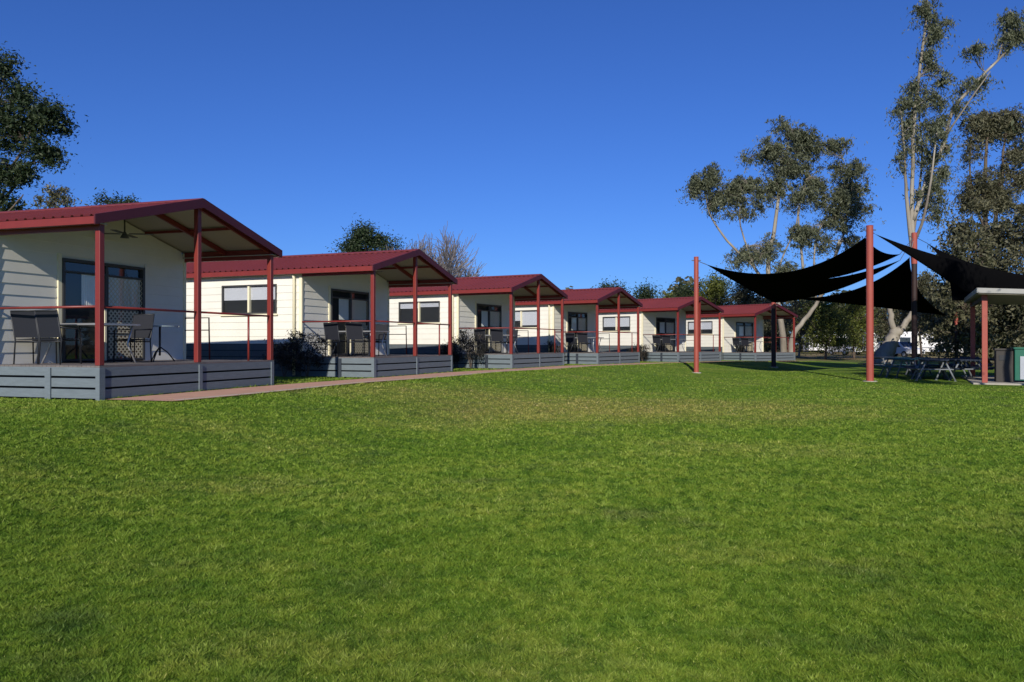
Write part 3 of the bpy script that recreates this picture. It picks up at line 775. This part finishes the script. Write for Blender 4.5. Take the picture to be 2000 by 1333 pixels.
tree('round_tree', 'dark round treetop peeping over the middle of the nearest cabin roof', 'tree', b0, [([b0, P(225, 500, Z), P(226, 410, Z)], 0.16, 0.05)],
     [C(222, 400, Z, 26, 14, 22), C(248, 400, Z, 12, 9, 8), C(225, 425, Z, 34, 20, 18)], M['dark_leaf'], M['bark_dark'], leaf=0.18, droop=0.2, per=110, sub=0.28)
# --- behind second cabin
Z = 62
b0 = gz(715, Z); b0.z = 0
tree('round_tree', 'dense dark green tree behind the roof of the second cabin, left of the bare tree', 'tree', b0, [([b0, P(716, 580, Z), P(716, 470, Z)], 0.25, 0.06)],
     [C(712, 462, Z, 27, 22, 34), C(690, 478, Z, 20, 16, 18), C(738, 476, Z, 20, 14, 16), C(762, 484, Z, 14, 12, 10), C(715, 505, Z, 50, 26, 30), C(676, 486, Z, 9, 9, 6)],
     M['dark_leaf'], M['bark_dark'], leaf=0.22, droop=0.1, per=120, sub=0.36)
# bare tree
def bare_tree():
    Z = 58; b = gz(820, Z); b.z = 0; B = np.array(b)
    root = empty('bare_tree', b, label='leafless grey winter tree behind the second and third cabin roofs', cat='tree')
    tr = MB(); br = MB(); s = Z/F
    tr.tube([(0, 0, 0), (0.1, 0, 1.0), (0.0, 0, 1.7)], [0.3, 0.22, 0.18], 8)
    def grow(p, d, L, r, dep):
        n = 4; pts = [p]; dd = d.copy()
        for k in range(n):
            dd = dd + rng.normal(size=3)*0.10 + np.array([0, 0, 0.05]); dd /= np.linalg.norm(dd); pts.append(pts[-1]+dd*L/n)
        (tr if dep < 2 else br).tube(pts, [max(0.017, r*(1-0.45*k/n)) for k in range(n+1)], 5 if dep < 3 else 3, caps=False)
        if dep >= 5: return
        for k in range(4 if dep < 3 else 4):
            q = pts[rng.integers(2, n+1)]; nd = dd + rng.normal(size=3)*0.36; nd /= np.linalg.norm(nd)
            grow(q, nd, L*(0.68+0.2*rng.random()), r*0.52, dep+1)
    for k in range(8):
        a = k/8*6.28; t = 0.40+0.35*rng.random()
        lean = np.array([math.cos(a)*t+0.12, math.sin(a)*t, 1.0]); lean /= np.linalg.norm(lean)
        grow(np.array([0.0, 0, 1.5]), lean, 2.6, 0.11, 1)
    tr.build('trunk', M['bark_bare'], root, smooth=True); br.build('twigs', M['bark_bare'], root)
    return root
bare_tree()
blob_tree('round_tree', 'dark treetop just above the roof ridge of the fourth cabin', 'tree', 1197, 75, 548, 60, M['dark_leaf'], M['bark_dark'], n=8, leaf=0.24, per=75, kx=22)
GB = 'trees beyond the farthest cabins'
for px, Z, top, wd, m, lb in ((1266, 88, 558, 60, 'dark_leaf', 'dark rounded tree above the fifth cabin roof, leftmost of the clump'),
                              (1312, 96, 566, 70, 'olive_leaf', 'lower olive tree above the fifth cabin roof, right of the dark rounded one'),
                              (1352, 90, 548, 84, 'dark_leaf', 'dark tree directly behind the thin left shade-sail pole'),
                              (1400, 84, 534, 90, 'olive_leaf', 'bushy olive tree right of the thin left pole, below the sail tip'),
                              (1455, 80, 548, 90, 'grey_leaf', 'grey green tree behind the roof of the farthest cabin'),
                              (1510, 86, 560, 80, 'grey_leaf', 'grey green tree behind the low shade-sail pole')):
    blob_tree('bushy_tree', lb, 'tree', px, Z, top, wd, M[m], M['bark_dark'], n=10, leaf=0.26, per=70, low=0.15, kx=22, group=GB)
blob_tree('bushy_tree', 'broad olive green tree right of the farthest cabin, left one of two', 'tree', 1612, 66, 588, 95, M['olive_leaf'], M['bark_dark'], n=10, leaf=0.2, per=60, low=0.22, kx=20, group=GB)
blob_tree('bushy_tree', 'broad olive green tree just left of the tall shade-sail pole, right one of two', 'tree', 1668, 70, 590, 95, M['olive_leaf'], M['bark_dark'], n=10, leaf=0.2, per=60, low=0.24, kx=20, group=GB)
blob_tree('bushy_tree', 'grey green tree beside the white trunk of the farthest cabin', 'tree', 1560, 74, 585, 60, M['grey_leaf'], M['bark_gum'], n=8, leaf=0.2, per=50, low=0.2, group=GB)

# --- the wood that closes the view beyond the park
def far_wood():
    n = 26000; t = rng.random(n); ang = R(4)+t*R(52); dist = 128+rng.random(n)*14
    x = np.sin(ang)*dist; y = np.cos(ang)*dist
    prof = 7.5+2.2*np.sin(ang*37)+1.6*np.sin(ang*91+1)+1.2*np.sin(ang*173+2)
    c = np.stack([x, y, -0.6+prof*rng.random(n)**0.75], -1)
    c[:, :2] += rng.normal(size=(n, 2))*0.7
    o = leaf_mesh('far_wood', c, 1.0, 0.3, M['grey_leaf'], None, 0.6, np.clip(0.35+0.3*np.sin(ang*60)+rng.normal(size=n)*.2, 0, 1))
    tag(o, 'dark band of distant woodland closing the view behind the caravans', 'woodland', kind='stuff')
far_wood()
b0 = Vector((15.2, 17.0, float(g(15.2, 17.0))))  # added tree out of view, its clumps shaped to shade the tables
tree('gum_tree', 'added gum tree, unseen past the right edge, put there to shade the picnic tables', 'tree', b0,
     [([b0, b0+Vector((.1, 0, 2.5)), b0+Vector((0, .1, 5)), b0+Vector((.2, 0, 8))], .26, .08), ([b0+Vector((.1, 0, 2.5)), b0+Vector((-1, 0, 4)), b0+Vector((-2.1, 0, 6))], .14, .05)],
     [((b0.x+dx_, b0.y+dy_, b0.z+h_), (r_, 1.2, 0.9), 24) for dx_, dy_, h_, r_ in ((-2.2, 0, 5.3, .8), (-2.3, .6, 6.4, .8), (-2.1, -.5, 7.4, .8), (-1.9, .3, 8.2, .8), (-.2, 0, 9.0, .9), (-.3, .4, 10.2, .9), (.9, 0, 8.0, 1.2), (1.5, .6, 9.2, 1.3), (2.6, 0, 8.2, 1.3), (3.2, -.3, 9.3, 1.2))],
     M['gum_leaf'], M['bark_gum'], leaf=0.16, droop=0.3, per=90, sub=0.3, twig=0.014)
# --- mid right gum (multi stemmed)
Z = 62
b0 = gz(1545, Z)
def S(pts, r0, r1): return ([P(x, y, z_) for x, y, z_ in pts], r0, r1)
tree('gum_tree', 'gum tree with three separate leafy heads behind the left shade sails', 'tree', b0,
     [([b0, P(1548, 660, Z), P(1572, 625, Z), P(1600, 585, Z), P(1622, 530, Z), P(1640, 470, Z)], 0.36, 0.12),
      ([b0+Vector((-.3, .4, 0)), P(1520, 600, Z), P(1500, 530, Z), P(1515, 430, Z), P(1525, 350, Z), P(1540, 280, Z)], 0.38, 0.10),
      ([P(1508, 570, Z), P(1470, 520, Z), P(1420, 470, Z), P(1385, 415, Z), P(1378, 370, Z)], 0.2, 0.06),
      ([P(1475, 525, Z), P(1458, 480, Z), P(1445, 430, Z), P(1448, 380, Z)], 0.13, 0.05),
      ([P(1570, 560, Z), P(1566, 490, Z), P(1560, 420, Z), P(1575, 350, Z)], 0.18, 0.06),
      ([P(1625, 520, Z), P(1650, 450, Z), P(1655, 380, Z), P(1650, 320, Z)], 0.15, 0.05),
      ([P(1595, 590, Z), P(1590, 520, Z), P(1600, 450, Z), P(1640, 400, Z)], 0.14, 0.05),
      ([P(1508, 560, Z), P(1530, 500, Z), P(1555, 440, Z), P(1560, 390, Z)], 0.12, 0.05)],
     [C(1545, 250, Z, 38, 28, 34), C(1568, 290, Z, 36, 34, 36), C(1505, 290, Z, 36, 28, 28), C(1530, 325, Z, 46, 30, 36), C(1585, 345, Z, 32, 34, 26), C(1560, 385, Z, 40, 30, 22), C(1515, 370, Z, 26, 22, 12),
      C(1372, 355, Z, 34, 26, 24), C(1400, 345, Z, 28, 22, 18), C(1350, 370, Z, 18, 16, 8), C(1455, 350, Z, 34, 24, 24), C(1430, 385, Z, 36, 26, 18), C(1475, 385, Z, 24, 24, 12), C(1400, 395, Z, 26, 20, 10), C(1460, 420, Z, 26, 16, 8),
      C(1645, 285, Z, 32, 20, 17), C(1655, 330, Z, 34, 28, 24), C(1672, 375, Z, 34, 30, 28), C(1635, 385, Z, 34, 30, 24), C(1690, 400, Z, 18, 22, 10), C(1650, 420, Z, 38, 22, 18),
      C(1480, 480, Z, 44, 34, 24), C(1440, 505, Z, 30, 26, 14), C(1560, 470, Z, 40, 36, 16), C(1600, 440, Z, 34, 30, 12), C(1640, 470, Z, 38, 26, 12), C(1530, 530, Z, 50, 26, 20), C(1610, 520, Z, 40, 26, 12)],
     M['gum_leaf'], M['bark_gum'], leaf=0.25, droop=0.6, per=62, sub=0.36, twig=0.018, aspect=0.27, dens=2.1, fill=0.5)

# --- big right gum: forked pale trunk behind picnic tables, tall stems, long diagonal limb
Z = 46
b0 = gz(1716, Z)
tree('gum_tree', 'very tall gum tree with pale forked trunk and long limb reaching top right corner', 'tree', b0,
     [([b0+Vector((0,0,-.2)), P(1724, 700, Z), P(1734, 680, Z), P(1745, 660, Z), P(1752, 645, Z)], 0.62, 0.30),
      ([P(1748, 655, Z), P(1741, 625, Z), P(1738, 590, Z), P(1745, 540, Z)], 0.27, 0.16),
      ([P(1750, 658, Z), P(1772, 628, Z), P(1788, 595, Z), P(1786, 540, Z), P(1783, 450, Z), P(1782, 350, Z), P(1786, 240, Z), P(1800, 120, Z), P(1812, 0, Z), P(1815, -60, Z)], 0.27, 0.08),
      ([P(1784, 500, Z), P(1772, 400, Z), P(1768, 320, Z), P(1760, 215, Z)], 0.20, 0.06),
      ([P(1784, 430, Z), P(1812, 350, Z), P(1842, 285, Z+1), P(1862, 215, Z+1), P(1905, 165, Z+1), P(1950, 118, Z+2), P(2000, 70, Z+2)], 0.19, 0.09),
      ([P(1850, 262, Z+1), P(1900, 190, Z), P(1935, 140, Z)], 0.09, 0.04),
      ([P(1784, 480, Z), P(1806, 420, Z-1), P(1822, 330, Z-1), P(1830, 260, Z-1)], 0.14, 0.05),
      ([P(1950, 118, Z+2), P(1962, 70, Z+2), P(1975, 20, Z+2)], 0.08, 0.04),
      ([P(1783, 470, Z), P(1795, 380, Z+.5), P(1802, 300, Z+.5), P(1795, 220, Z+.5)], 0.13, 0.05)],
     [C(1812, 20, Z, 22, 28, 16), C(1818, 65, Z, 24, 24, 14), C(1808, 105, Z, 14, 18, 9), C(1850, 45, Z, 12, 10, 4), C(1828, 130, Z, 20, 18, 9), C(1845, 155, Z, 16, 16, 7), C(1790, 165, Z, 20, 22, 10), C(1770, 195, Z, 22, 18, 10),
      C(1800, 205, Z, 22, 26, 13), C(1835, 190, Z, 22, 22, 9), C(1760, 215, Z, 14, 12, 5), C(1815, 250, Z, 18, 26, 10), C(1845, 240, Z, 14, 18, 5), C(1875, 205, Z+1, 20, 20, 9), C(1900, 100, Z+1, 22, 14, 10), C(1920, 150, Z+1, 14, 18, 5),
      C(1975, 35, Z+2, 30, 26, 20), C(1965, 80, Z+2, 22, 18, 11), C(1990, 60, Z+2, 20, 24, 10), C(2030, 40, Z+2, 40, 40, 18), C(1890, 170, Z+1, 18, 18, 8), C(1830, 310, Z, 14, 24, 6), C(1800, 300, Z, 12, 26, 5), C(1835, 370, Z, 10, 26, 5), C(1775, 260, Z, 10, 20, 4), C(1842, 395, Z, 12, 18, 4),
      C(1832, 262, Z-1, 18, 18, 8), C(1785, 235, Z, 26, 22, 10), C(1770, 290, Z, 14, 22, 5), C(1812, 340, Z, 16, 30, 6), C(1850, 330, Z, 14, 26, 5), C(1790, 370, Z, 12, 26, 4), C(1828, 420, Z, 16, 26, 6), C(1855, 290, Z+1, 16, 20, 5), C(1815, 390, Z, 18, 24, 6), C(1760, 330, Z, 8, 20, 3)],
     M['gum_leaf'], M['bark_gum'], leaf=0.21, droop=0.7, per=48, sub=0.29, twig=0.013, aspect=0.27, dens=2.2, fill=0.45)
# --- right edge gum
Z = 52
b0 = gz(1945, Z)
tree('gum_tree', 'dark headed gum tree at the right edge of the photo, behind the shelter', 'tree', b0,
     [([b0, P(1940, 560, Z), P(1925, 430, Z), P(1925, 330, Z), P(1930, 260, Z)], 0.36, 0.10), ([P(1930, 480, Z), P(1955, 380, Z), P(1960, 300, Z), P(1970, 240, Z)], 0.2, 0.07),
      ([P(1925, 450, Z), P(1900, 380, Z), P(1895, 300, Z), P(1905, 250, Z)], 0.13, 0.05)],
     [C(1930, 225, Z, 38, 18, 30), C(1965, 230, Z, 36, 22, 28), C(1910, 245, Z, 26, 18, 15), C(1985, 260, Z, 26, 28, 18), C(1950, 262, Z, 36, 18, 18), C(2020, 300, Z, 40, 50, 26), C(1900, 300, Z, 22, 24, 9), C(1970, 310, Z, 24, 28, 11),
      C(1915, 355, Z, 34, 26, 24), C(1945, 370, Z, 34, 26, 22), C(1895, 385, Z, 26, 24, 16), C(1925, 400, Z, 46, 24, 26), C(1980, 360, Z, 22, 30, 9), C(1990, 410, Z, 26, 22, 12)],
     M['gum_leaf2'], M['bark_dark'], leaf=0.22, droop=0.55, per=62, sub=0.34, twig=0.015, aspect=0.28, dens=2.1, fill=0.5)
GR = 'dense grey green trees behind the shelter and sails'
for px, Z, top, wd, m, lb in ((1884, 43, 408, 115, 'grey_leaf', 'dense grey green tree directly right of the tall pale gum stems'),
                              (1940, 47, 402, 125, 'gum_leaf2', 'dense brownish tree below the dark headed gum at right'),
                              (2012, 45, 396, 140, 'gum_leaf2', 'dense brownish tree cut off by the right edge of the photo'),
                              (1800, 72, 520, 90, 'grey_leaf', 'lower grey green tree seen between the hanging sails'),
                              (1850, 50, 560, 95, 'grey_leaf', 'drooping grey green tree below the right sails, left of the shelter'),
                              (1960, 48, 560, 130, 'dark_leaf', 'dark bushy tree in the shade behind the shelter post'),
                              (1740, 90, 575, 70, 'grey_leaf', 'small grey green tree behind the forked pale trunk')):
    blob_tree('bushy_tree', lb, 'tree', px, Z, top, wd, M[m], M['bark_dark'], n=12, leaf=0.24, per=52, low=0.10 if px not in (1850, 1800, 1740) else 0.40, kx=20, droop=0.5, group=GR)

# --- low shrubs beside the decks
def shrub(i, u, v, r, h, label, m='shaded_shrub_leaf'):
    b = cab_pt(i, u, v); s = np.array(b)
    st = [([b, b+Vector((math.cos(a)*r*.3, math.sin(a)*r*.3, h*.5)), b+Vector((math.cos(a)*r*.6, math.sin(a)*r*.6, h*.8))], 0.02, 0.006) for a in (0.3, 1.7, 2.9, 4.2, 5.4)]
    cl = [((b.x+math.cos(a)*r*.4, b.y+math.sin(a)*r*.4, b.z+h*t), (r*.55, r*.55, h*.22), 9) for a, t in ((0, .35), (1.2, .5), (2.5, .42), (3.6, .6), (5.0, .5), (0.5, .75), (3, .8))]
    tree('shrub', label, 'shrub', b, st, cl, M[m], M['bark_dark'], leaf=0.07, droop=0.1, group='shrubs beside the decks', per=45, sub=0.1, twig=0.005)
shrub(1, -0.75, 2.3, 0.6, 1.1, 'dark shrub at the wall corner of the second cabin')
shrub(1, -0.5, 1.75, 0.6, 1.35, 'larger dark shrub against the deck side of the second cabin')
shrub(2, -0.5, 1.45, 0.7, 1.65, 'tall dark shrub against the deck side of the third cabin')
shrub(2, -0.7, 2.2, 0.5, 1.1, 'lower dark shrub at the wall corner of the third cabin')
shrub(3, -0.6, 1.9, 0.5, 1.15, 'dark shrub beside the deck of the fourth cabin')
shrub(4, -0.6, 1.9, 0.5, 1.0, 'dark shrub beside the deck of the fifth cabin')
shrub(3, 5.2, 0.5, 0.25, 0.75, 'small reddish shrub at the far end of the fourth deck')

# ------------------------------------------------------------------ shade sails and poles
def pole(px, py_base, height, rad, label, Zf=None, dark=0):
    b = gz(px, Zf) if Zf else gp(px, py_base)
    r = empty('sail_pole', b, label=label, cat='pole', group='red poles holding the shade sails')
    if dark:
        MB().tube([(0, 0, -0.1), (0, 0, height-dark)], [rad, rad*0.97], 16).build('shaft', M['shaded_pole'], r)  # shaded length painted dark; the piece above keeps the plain red
        MB().tube([(0, 0, height-dark), (0, 0, height)], [rad*1.04, rad*1.0], 16).build('unshaded_top', M['pole'], r)
    else: MB().tube([(0, 0, -0.1), (0, 0, height)], [rad, rad*0.94], 16).build('shaft', M['pole'], r)
    MB().tube([(0, 0, height), (0, 0, height+0.02)], [rad*1.02, rad*0.9], 16).build('cap', M['pole'], r)
    MB().tube([(0, 0, -0.05), (0, 0, 0.025)], [rad*2.0, rad*1.9], 20).build('footing', M['concrete'], r)
    for sg in (-1, 1): MB().tube([(sg*rad*1.0, 0, height-0.14), (sg*(rad+0.09), 0, height-0.14)], 0.02, 6).build('eye_bolt', M['wire'], r)
    return b, height
p1b, _ = gp(1361, 729), 0
def topz(b, py): return EYE+(HOR-py)/F*b.y - b.z
def mkpole(px, pyb, pyt, rad, label, Zf=None, dark=0):
    b = gz(px, Zf) if Zf else gp(px, pyb); h = topz(b, pyt)
    pole(px, pyb, h, rad, label, Zf, dark); return Vector((b.x, b.y, b.z+h))
T1 = mkpole(1360, 729, 503, 0.105, 'tall thin red pole standing alone at the left end of the shade sails')
T2 = mkpole(1699, 746, 442, 0.125, 'tallest and thickest red pole, nearest of the shade-sail poles')
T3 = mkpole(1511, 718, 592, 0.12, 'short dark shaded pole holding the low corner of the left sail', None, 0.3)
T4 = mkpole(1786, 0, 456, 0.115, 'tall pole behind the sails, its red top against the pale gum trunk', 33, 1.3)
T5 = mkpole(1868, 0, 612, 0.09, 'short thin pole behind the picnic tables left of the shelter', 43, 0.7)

def sail(name_label, corners, mids, drop=0.35, poles=None, n=26):
    """tensioned triangle of cloth with edges curving inward, plus rope ends to its poles"""
    A, Bc, Cc = [np.array(c, float) for c in corners]; cen = (A+Bc+Cc)/3
    def edge(p, q, m):
        sg = np.array(m, float)-(p+q)/2
        return lambda t: p*(1-t)+q*t+sg*4*t*(1-t)
    b = MB(); idx = {}
    eAB, eBC, eCA = edge(A, Bc, mids[0]), edge(Bc, Cc, mids[1]), edge(Cc, A, mids[2])
    for i in range(n+1):
        for j in range(n+1-i):
            k = n-i-j; a, bb, c = i/n, j/n, k/n
            base = A*a+Bc*bb+Cc*c; off = np.zeros(3)
            for (wa, wb, ef, p, q) in ((a, bb, eAB, A, Bc), (bb, c, eBC, Bc, Cc), (c, a, eCA, Cc, A)):
                s = wa+wb
                if s > 1e-9:
                    t = wb/s; off += (ef(t)-(p*(1-t)+q*t))*s**2.2
            p = base+off; p[2] -= drop*27*a*bb*c*0.6
            idx[(i, j)] = len(b.v); b.v.append(tuple(p-A))
    for i in range(n):
        for j in range(n-i):
            b.f.append((idx[(i, j)], idx[(i+1, j)], idx[(i, j+1)]))
            if j < n-i-1: b.f.append((idx[(i+1, j)], idx[(i+1, j+1)], idx[(i, j+1)]))
    root = empty('shade_sail', tuple(A), label=name_label, cat='shade sail', group='black triangular shade sails')
    o = b.build('cloth', M['sail'], root, smooth=True); so = o.modifiers.new('thickness', 'SOLIDIFY'); so.thickness = 0.012
    if poles:
        for c, pt in zip((A, Bc, Cc), poles):
            if pt is not None: MB().tube([tuple(c-A), tuple(np.array(pt)-A)], 0.012, 6).build('cable', M['wire'], root)
    return root
dz = Vector((0, 0, -0.14))
N_ = lambda p: p+dz
def mid(px, py, a, b): return P(px, py, (a.y+b.y)/2)
a1 = P(1380, 517, T1.y-0.3); a2 = P(1690, 464, T2.y+0.35); a3 = P(1514, 592, T3.y-0.2); a4 = P(1758, 497, T4.y-0.6)
sail('black shade sail from the thin left pole up to the tallest pole', [a1, a2, a4], [mid(1535, 532, a1, a2), mid(1722, 492, a2, a4), mid(1566, 550, a4, a1)], 0.1, [N_(T1), N_(T2), N_(T4)])
e1 = a1+Vector((0, 0, -.01)); e4 = a4+Vector((0, 0, -.26))
sail('black shade sail dipping from the thin left pole down to the short shaded pole', [e1, a3, e4], [mid(1447, 557, e1, a3), mid(1632, 568, a3, e4), mid(1566, 549, e4, e1)], 0.25, [N_(T1), N_(T3), N_(T4)])
b4 = P(1777, 503, T4.y-.3); b5 = P(1850, 617, T5.y-.4); b3 = P(1535, 582, T3.y+.4)
sail('black shade sail hanging steeply in the centre behind the tallest pole', [b3, b4, b5], [mid(1660, 569, b3, b4), mid(1798, 572, b4, b5), mid(1694, 598, b5, b3)], 0.2, [N_(T3), N_(T4), N_(T5)])
c2 = P(1708, 457, T2.y+.2); c6 = P(2120, 558, 34); c5 = P(1885, 572, 31)
sail('black shade sail sweeping right from the top of the tallest pole', [c2, c6, c5], [mid(1905, 519, c2, c6), mid(2010, 575, c6, c5), mid(1797, 513, c5, c2)], 0.1, [N_(T2), None, None])
d4 = P(1812, 476, 34); d5 = P(1860, 588, 31); d6 = P(2110, 548, 40)
sail('black shade sail behind the shelter roof, rightmost of the sails', [d4, d5, d6], [mid(1846, 522, d4, d5), mid(1985, 575, d5, d6), mid(1945, 527, d6, d4)], 0.3, [N_(T4), None, None])
# the pole off to the right that carries the two right-hand sails
T6 = mkpole(2128, 0, 535, 0.12, 'red sail pole beyond the right edge behind the shelter', 36)

# ------------------------------------------------------------------ shelter, barbecue, picnic tables
sb = gp(1923, 751)
SR = R(-27)
sh = empty('picnic_shelter', sb, SR, label='open picnic shelter with a pale flat roof at the right edge of the photo', cat='shelter')
MB().xz([(-0.35, -0.25), (7, -0.25), (7, 0.05), (-0.35, 0.05)], -0.35, 6.6).build('slab', M['concrete'], sh, bevel=0.02)
for x, y in ((0, 0), (0, 5.4), (6.0, 0), (6.0, 5.4)):
    MB().box(x-.08, x+.08, y-.08, y+.08, 0.052, 3.0).build('post', M['pole'], sh, bevel=0.01)
zz = 3.05
b = MB(); b.xz([(-0.25, zz-.06), (6.8, zz-.45), (6.8, zz-.36), (-0.25, zz+.10)], -0.5, 6.2); b.build('roof', M['sroof'], sh)
b = MB(); b.xz([(-0.22, zz-.10), (6.7, zz-.50), (6.7, zz-.455), (-0.22, zz-.065)], -0.45, 6.15); b.build('ceiling', M['sunder'], sh)
MB().box(-.05, .05, .085, 5.3, zz-.28, zz-.13).build('beam', M['dkbrown'], sh); MB().box(5.95, 6.05, .085, 5.3, zz-.60, zz-.47).build('beam', M['dkbrown'], sh)
def in_sh(x, y, z=0.052):
    c, s = math.cos(SR), math.sin(SR); return Vector((sb.x+c*x-s*y, sb.y+s*x+c*y, sb.z+z))
bq = empty('barbecue_unit', in_sh(1.0, 0.95), SR, label='green enamel barbecue cabinet with a steel front on the shelter slab', cat='barbecue')
MB().box(-0.1, 1.5, -0.3, 0.6, 0.06, 1.10).build('cabinet', M['green'], bq, bevel=0.02)
MB().box(-0.14, 1.54, -0.34, 0.64, 1.10, 1.16).build('bench_top', M['green'], bq, bevel=0.01)
MB().box(0.05, 1.35, -0.325, -0.302, 0.10, 0.86).build('front_panel', M['steel'], bq, bevel=0.005)
MB().box(0.3, 1.3, -0.2, 0.45, 1.162, 1.185).build('hotplate', M['steel'], bq)
MB().box(0.70, 0.88, -0.36, -0.326, 0.66, 0.72).build('handle', M['black'], bq)
bn = empty('bin_enclosure', in_sh(0.52, 1.0), SR, label='dark brown bin enclosure between the shelter post and the green barbecue', cat='bin')
MB().box(-0.14, 0.36, -0.25, 0.35, 0.0, 1.05).build('body', M['dkbrown'], bn, bevel=0.015)
MB().box(-0.18, 0.40, -0.29, 0.39, 1.05, 1.12).build('lid', M['dkbrown'], bn, bevel=0.01)
MB().box(-0.05, 0.2, -0.262, -0.252, 0.72, 0.9).build('opening', M['black'], bn)

def make_picnic(m):
    r = empty('picnic_table', (0, 0, 0))
    for k in range(5): pass
    b = MB()
    for k in range(5): b.box(-0.9, 0.9, -0.37+k*0.15, -0.37+k*0.15+0.14, 0.72, 0.755)
    b.build('tabletop', m, r, bevel=0.006)
    for s in (-1, 1):
        b = MB()
        for k in range(2): y = s*0.72-0.14+k*0.145; b.box(-0.9, 0.9, y, y+0.135, 0.43, 0.46)
        b.build('bench_seat', m, r, bevel=0.006)
    for x in (-0.62, 0.62):
        b = MB(); b.tube([(x, -0.62, 0), (x, -0.30, 0.70)], 0.03, 8).tube([(x, 0.62, 0), (x, 0.30, 0.70)], 0.03, 8)
        b.tube([(x, -0.82, 0.41), (x, 0.82, 0.41)], 0.025, 8).tube([(x, -0.34, 0.69), (x, 0.34, 0.69)], 0.025, 8)
        b.build('leg_frame', M['galv'], r, smooth=True)
        for y in (-.62, .62): MB().box(x-.05, x+.05, y-.05, y+.05, 0, .012).build('foot', M['galv'], r)
    return r
pt0 = make_picnic(M['teal']); pt1 = make_picnic(M['navy'])
spots = [(0, 1757, 31.5, 75, 'pale blue-green picnic table closest to the pale forked trunk'),
         (0, 1800, 30.0, 15, 'blue-green picnic table in the middle of the lawn group, turned askew'),
         (1, 1822, 28.5, 70, 'navy picnic table front of the group, half in sun'),
         (1, 1850, 31.0, 10, 'dark picnic table in shade behind the front navy one'),
         (1, 1878, 28.8, 80, 'dark picnic table in shade, second from the shelter post'),
         (1, 1905, 30.5, 5, 'dark picnic table in shade closest to the shelter post'),
         (1, 1838, 29.2, 95, 'dark picnic table standing crosswise beside the front navy one'),
         (1, 1893, 33.5, 60, 'dark picnic table at the back of the group, left of the shelter post'),
         (0, 1775, 33.8, 100, 'blue-green picnic table set crosswise at the back left of the group'),
         (1, 1735, 34.5, 20, 'dark picnic table behind the foot of the pale forked trunk')]
u0 = u1 = False
for k, px, Z, rot, lb in spots:
    src = pt0 if k == 0 else pt1
    if (k == 0 and not u0): o = src; u0 = True
    elif (k == 1 and not u1): o = src; u1 = True
    else: o = copy_tree(src)
    o.location = gz(px, Z); o.rotation_euler = (0, 0, R(rot)); tag(o, lb, 'picnic table', 'picnic tables under the shade sails')

# ------------------------------------------------------------------ caravans and cars far behind
def wheel(parent, x, y, r=0.33):
    wl = MB().tube([(x, y-.1, r), (x, y+.1, r)], [r, r], 18).build('wheel', M['tyre'], parent)
    MB().tube([(x, y-.112, r), (x, y+.112, r)], [r*.55, r*.55], 14).build('rim', M['steel'], wl)
def make_caravan():
    r = empty('caravan', (0, 0, 0))
    o = [(-2.6, 0.45), (2.5, 0.45), (2.75, 1.2), (2.6, 2.35), (2.2, 2.6), (-2.3, 2.65), (-2.6, 2.4)]
    MB().xz(o, -1.1, 1.1).build('body', M['white'], r, bevel=0.05)
    for x0, x1 in ((-2.1, -1.0), (0.9, 2.0)): 
        wn = MB().box(x0, x1, -1.125, -1.102, 1.45, 2.0).build('window', M['tint'], r)
        MB().box(x0-.05, x1+.05, -1.13, -1.104, 2.0, 2.05).build('window_frame', M['steel'], wn)
    MB().box(-0.5, 0.15, -1.125, -1.102, 0.6, 2.25).build('door', M['cream'], r)
    MB().box(-2.55, 2.45, -1.118, -1.102, 0.85, 1.0).build('stripe', M['steel'], r)
    wheel(r, -0.1, -0.98); wheel(r, -0.1, 0.98)
    MB().beam((2.5, 0, 0.5), (3.7, 0, 0.5), 0.12, 0.1).build('drawbar', M['black'], r)
    return r
def make_car():
    r = empty('parked_car', (0, 0, 0))
    o = [(-2.2, 0.35), (2.2, 0.35), (2.25, 0.8), (1.2, 1.0), (0.55, 1.5), (-1.7, 1.55), (-2.2, 1.0)]
    MB().xz(o, -0.87, 0.87).build('body', M['white'], r, bevel=0.08)
    for (pts) in (([(-1.6, 1.02), (-0.6, 1.02), (-0.6, 1.45), (-1.5, 1.45)]), ([(-0.5, 1.02), (0.95, 1.02), (0.5, 1.45), (-0.5, 1.45)])):
        MB().xz(pts, -0.885, -0.872).build('window', M['tint'], r)
    b = MB(); b.quad((1.19, -.75, 1.03), (1.19, .75, 1.03), (0.60, .68, 1.49), (0.60, -.68, 1.49)); b.v = [(x+.03, y, z+.02) for x, y, z in b.v]; b.build('windscreen', M['tint'], r)
    for sy in (-1, 1): MB().box(2.2, 2.26, sy*.65-.14, sy*.65+.14, .62, .76).build('headlight', M['steel'], r)
    for x in (-1.35, 1.35):
        for y in (-.8, .8): wheel(r, x, y, .32)
    return r
cv = make_caravan()
for k, (px, Z, rot, lb) in enumerate(((1735, 92, 5, 'white caravan partly hidden behind the pale forked trunk'), (1790, 86, -8, 'white caravan behind the tall rear sail pole'),
                                     (1902, 80, 12, 'white caravan seen just left of the shelter post'), (1612, 104, 0, 'white caravan under the olive trees, leftmost of the caravans'))):
    o = cv if k == 0 else copy_tree(cv); o.location = gz(px, Z); o.rotation_euler = (0, 0, R(rot)); tag(o, lb, 'caravan', 'caravans parked in the distance')
cr = make_car()
for k, (px, Z, rot, lb) in enumerate(((1757, 76, -70, 'white car parked just right of the pale forked trunk'), (1650, 92, -80, 'pale car parked under the olive trees left of the tallest sail pole'))):
    o = cr if k == 0 else copy_tree(cr); o.location = gz(px, Z); o.rotation_euler = (0, 0, R(rot)); tag(o, lb, 'car', 'cars parked in the distance')
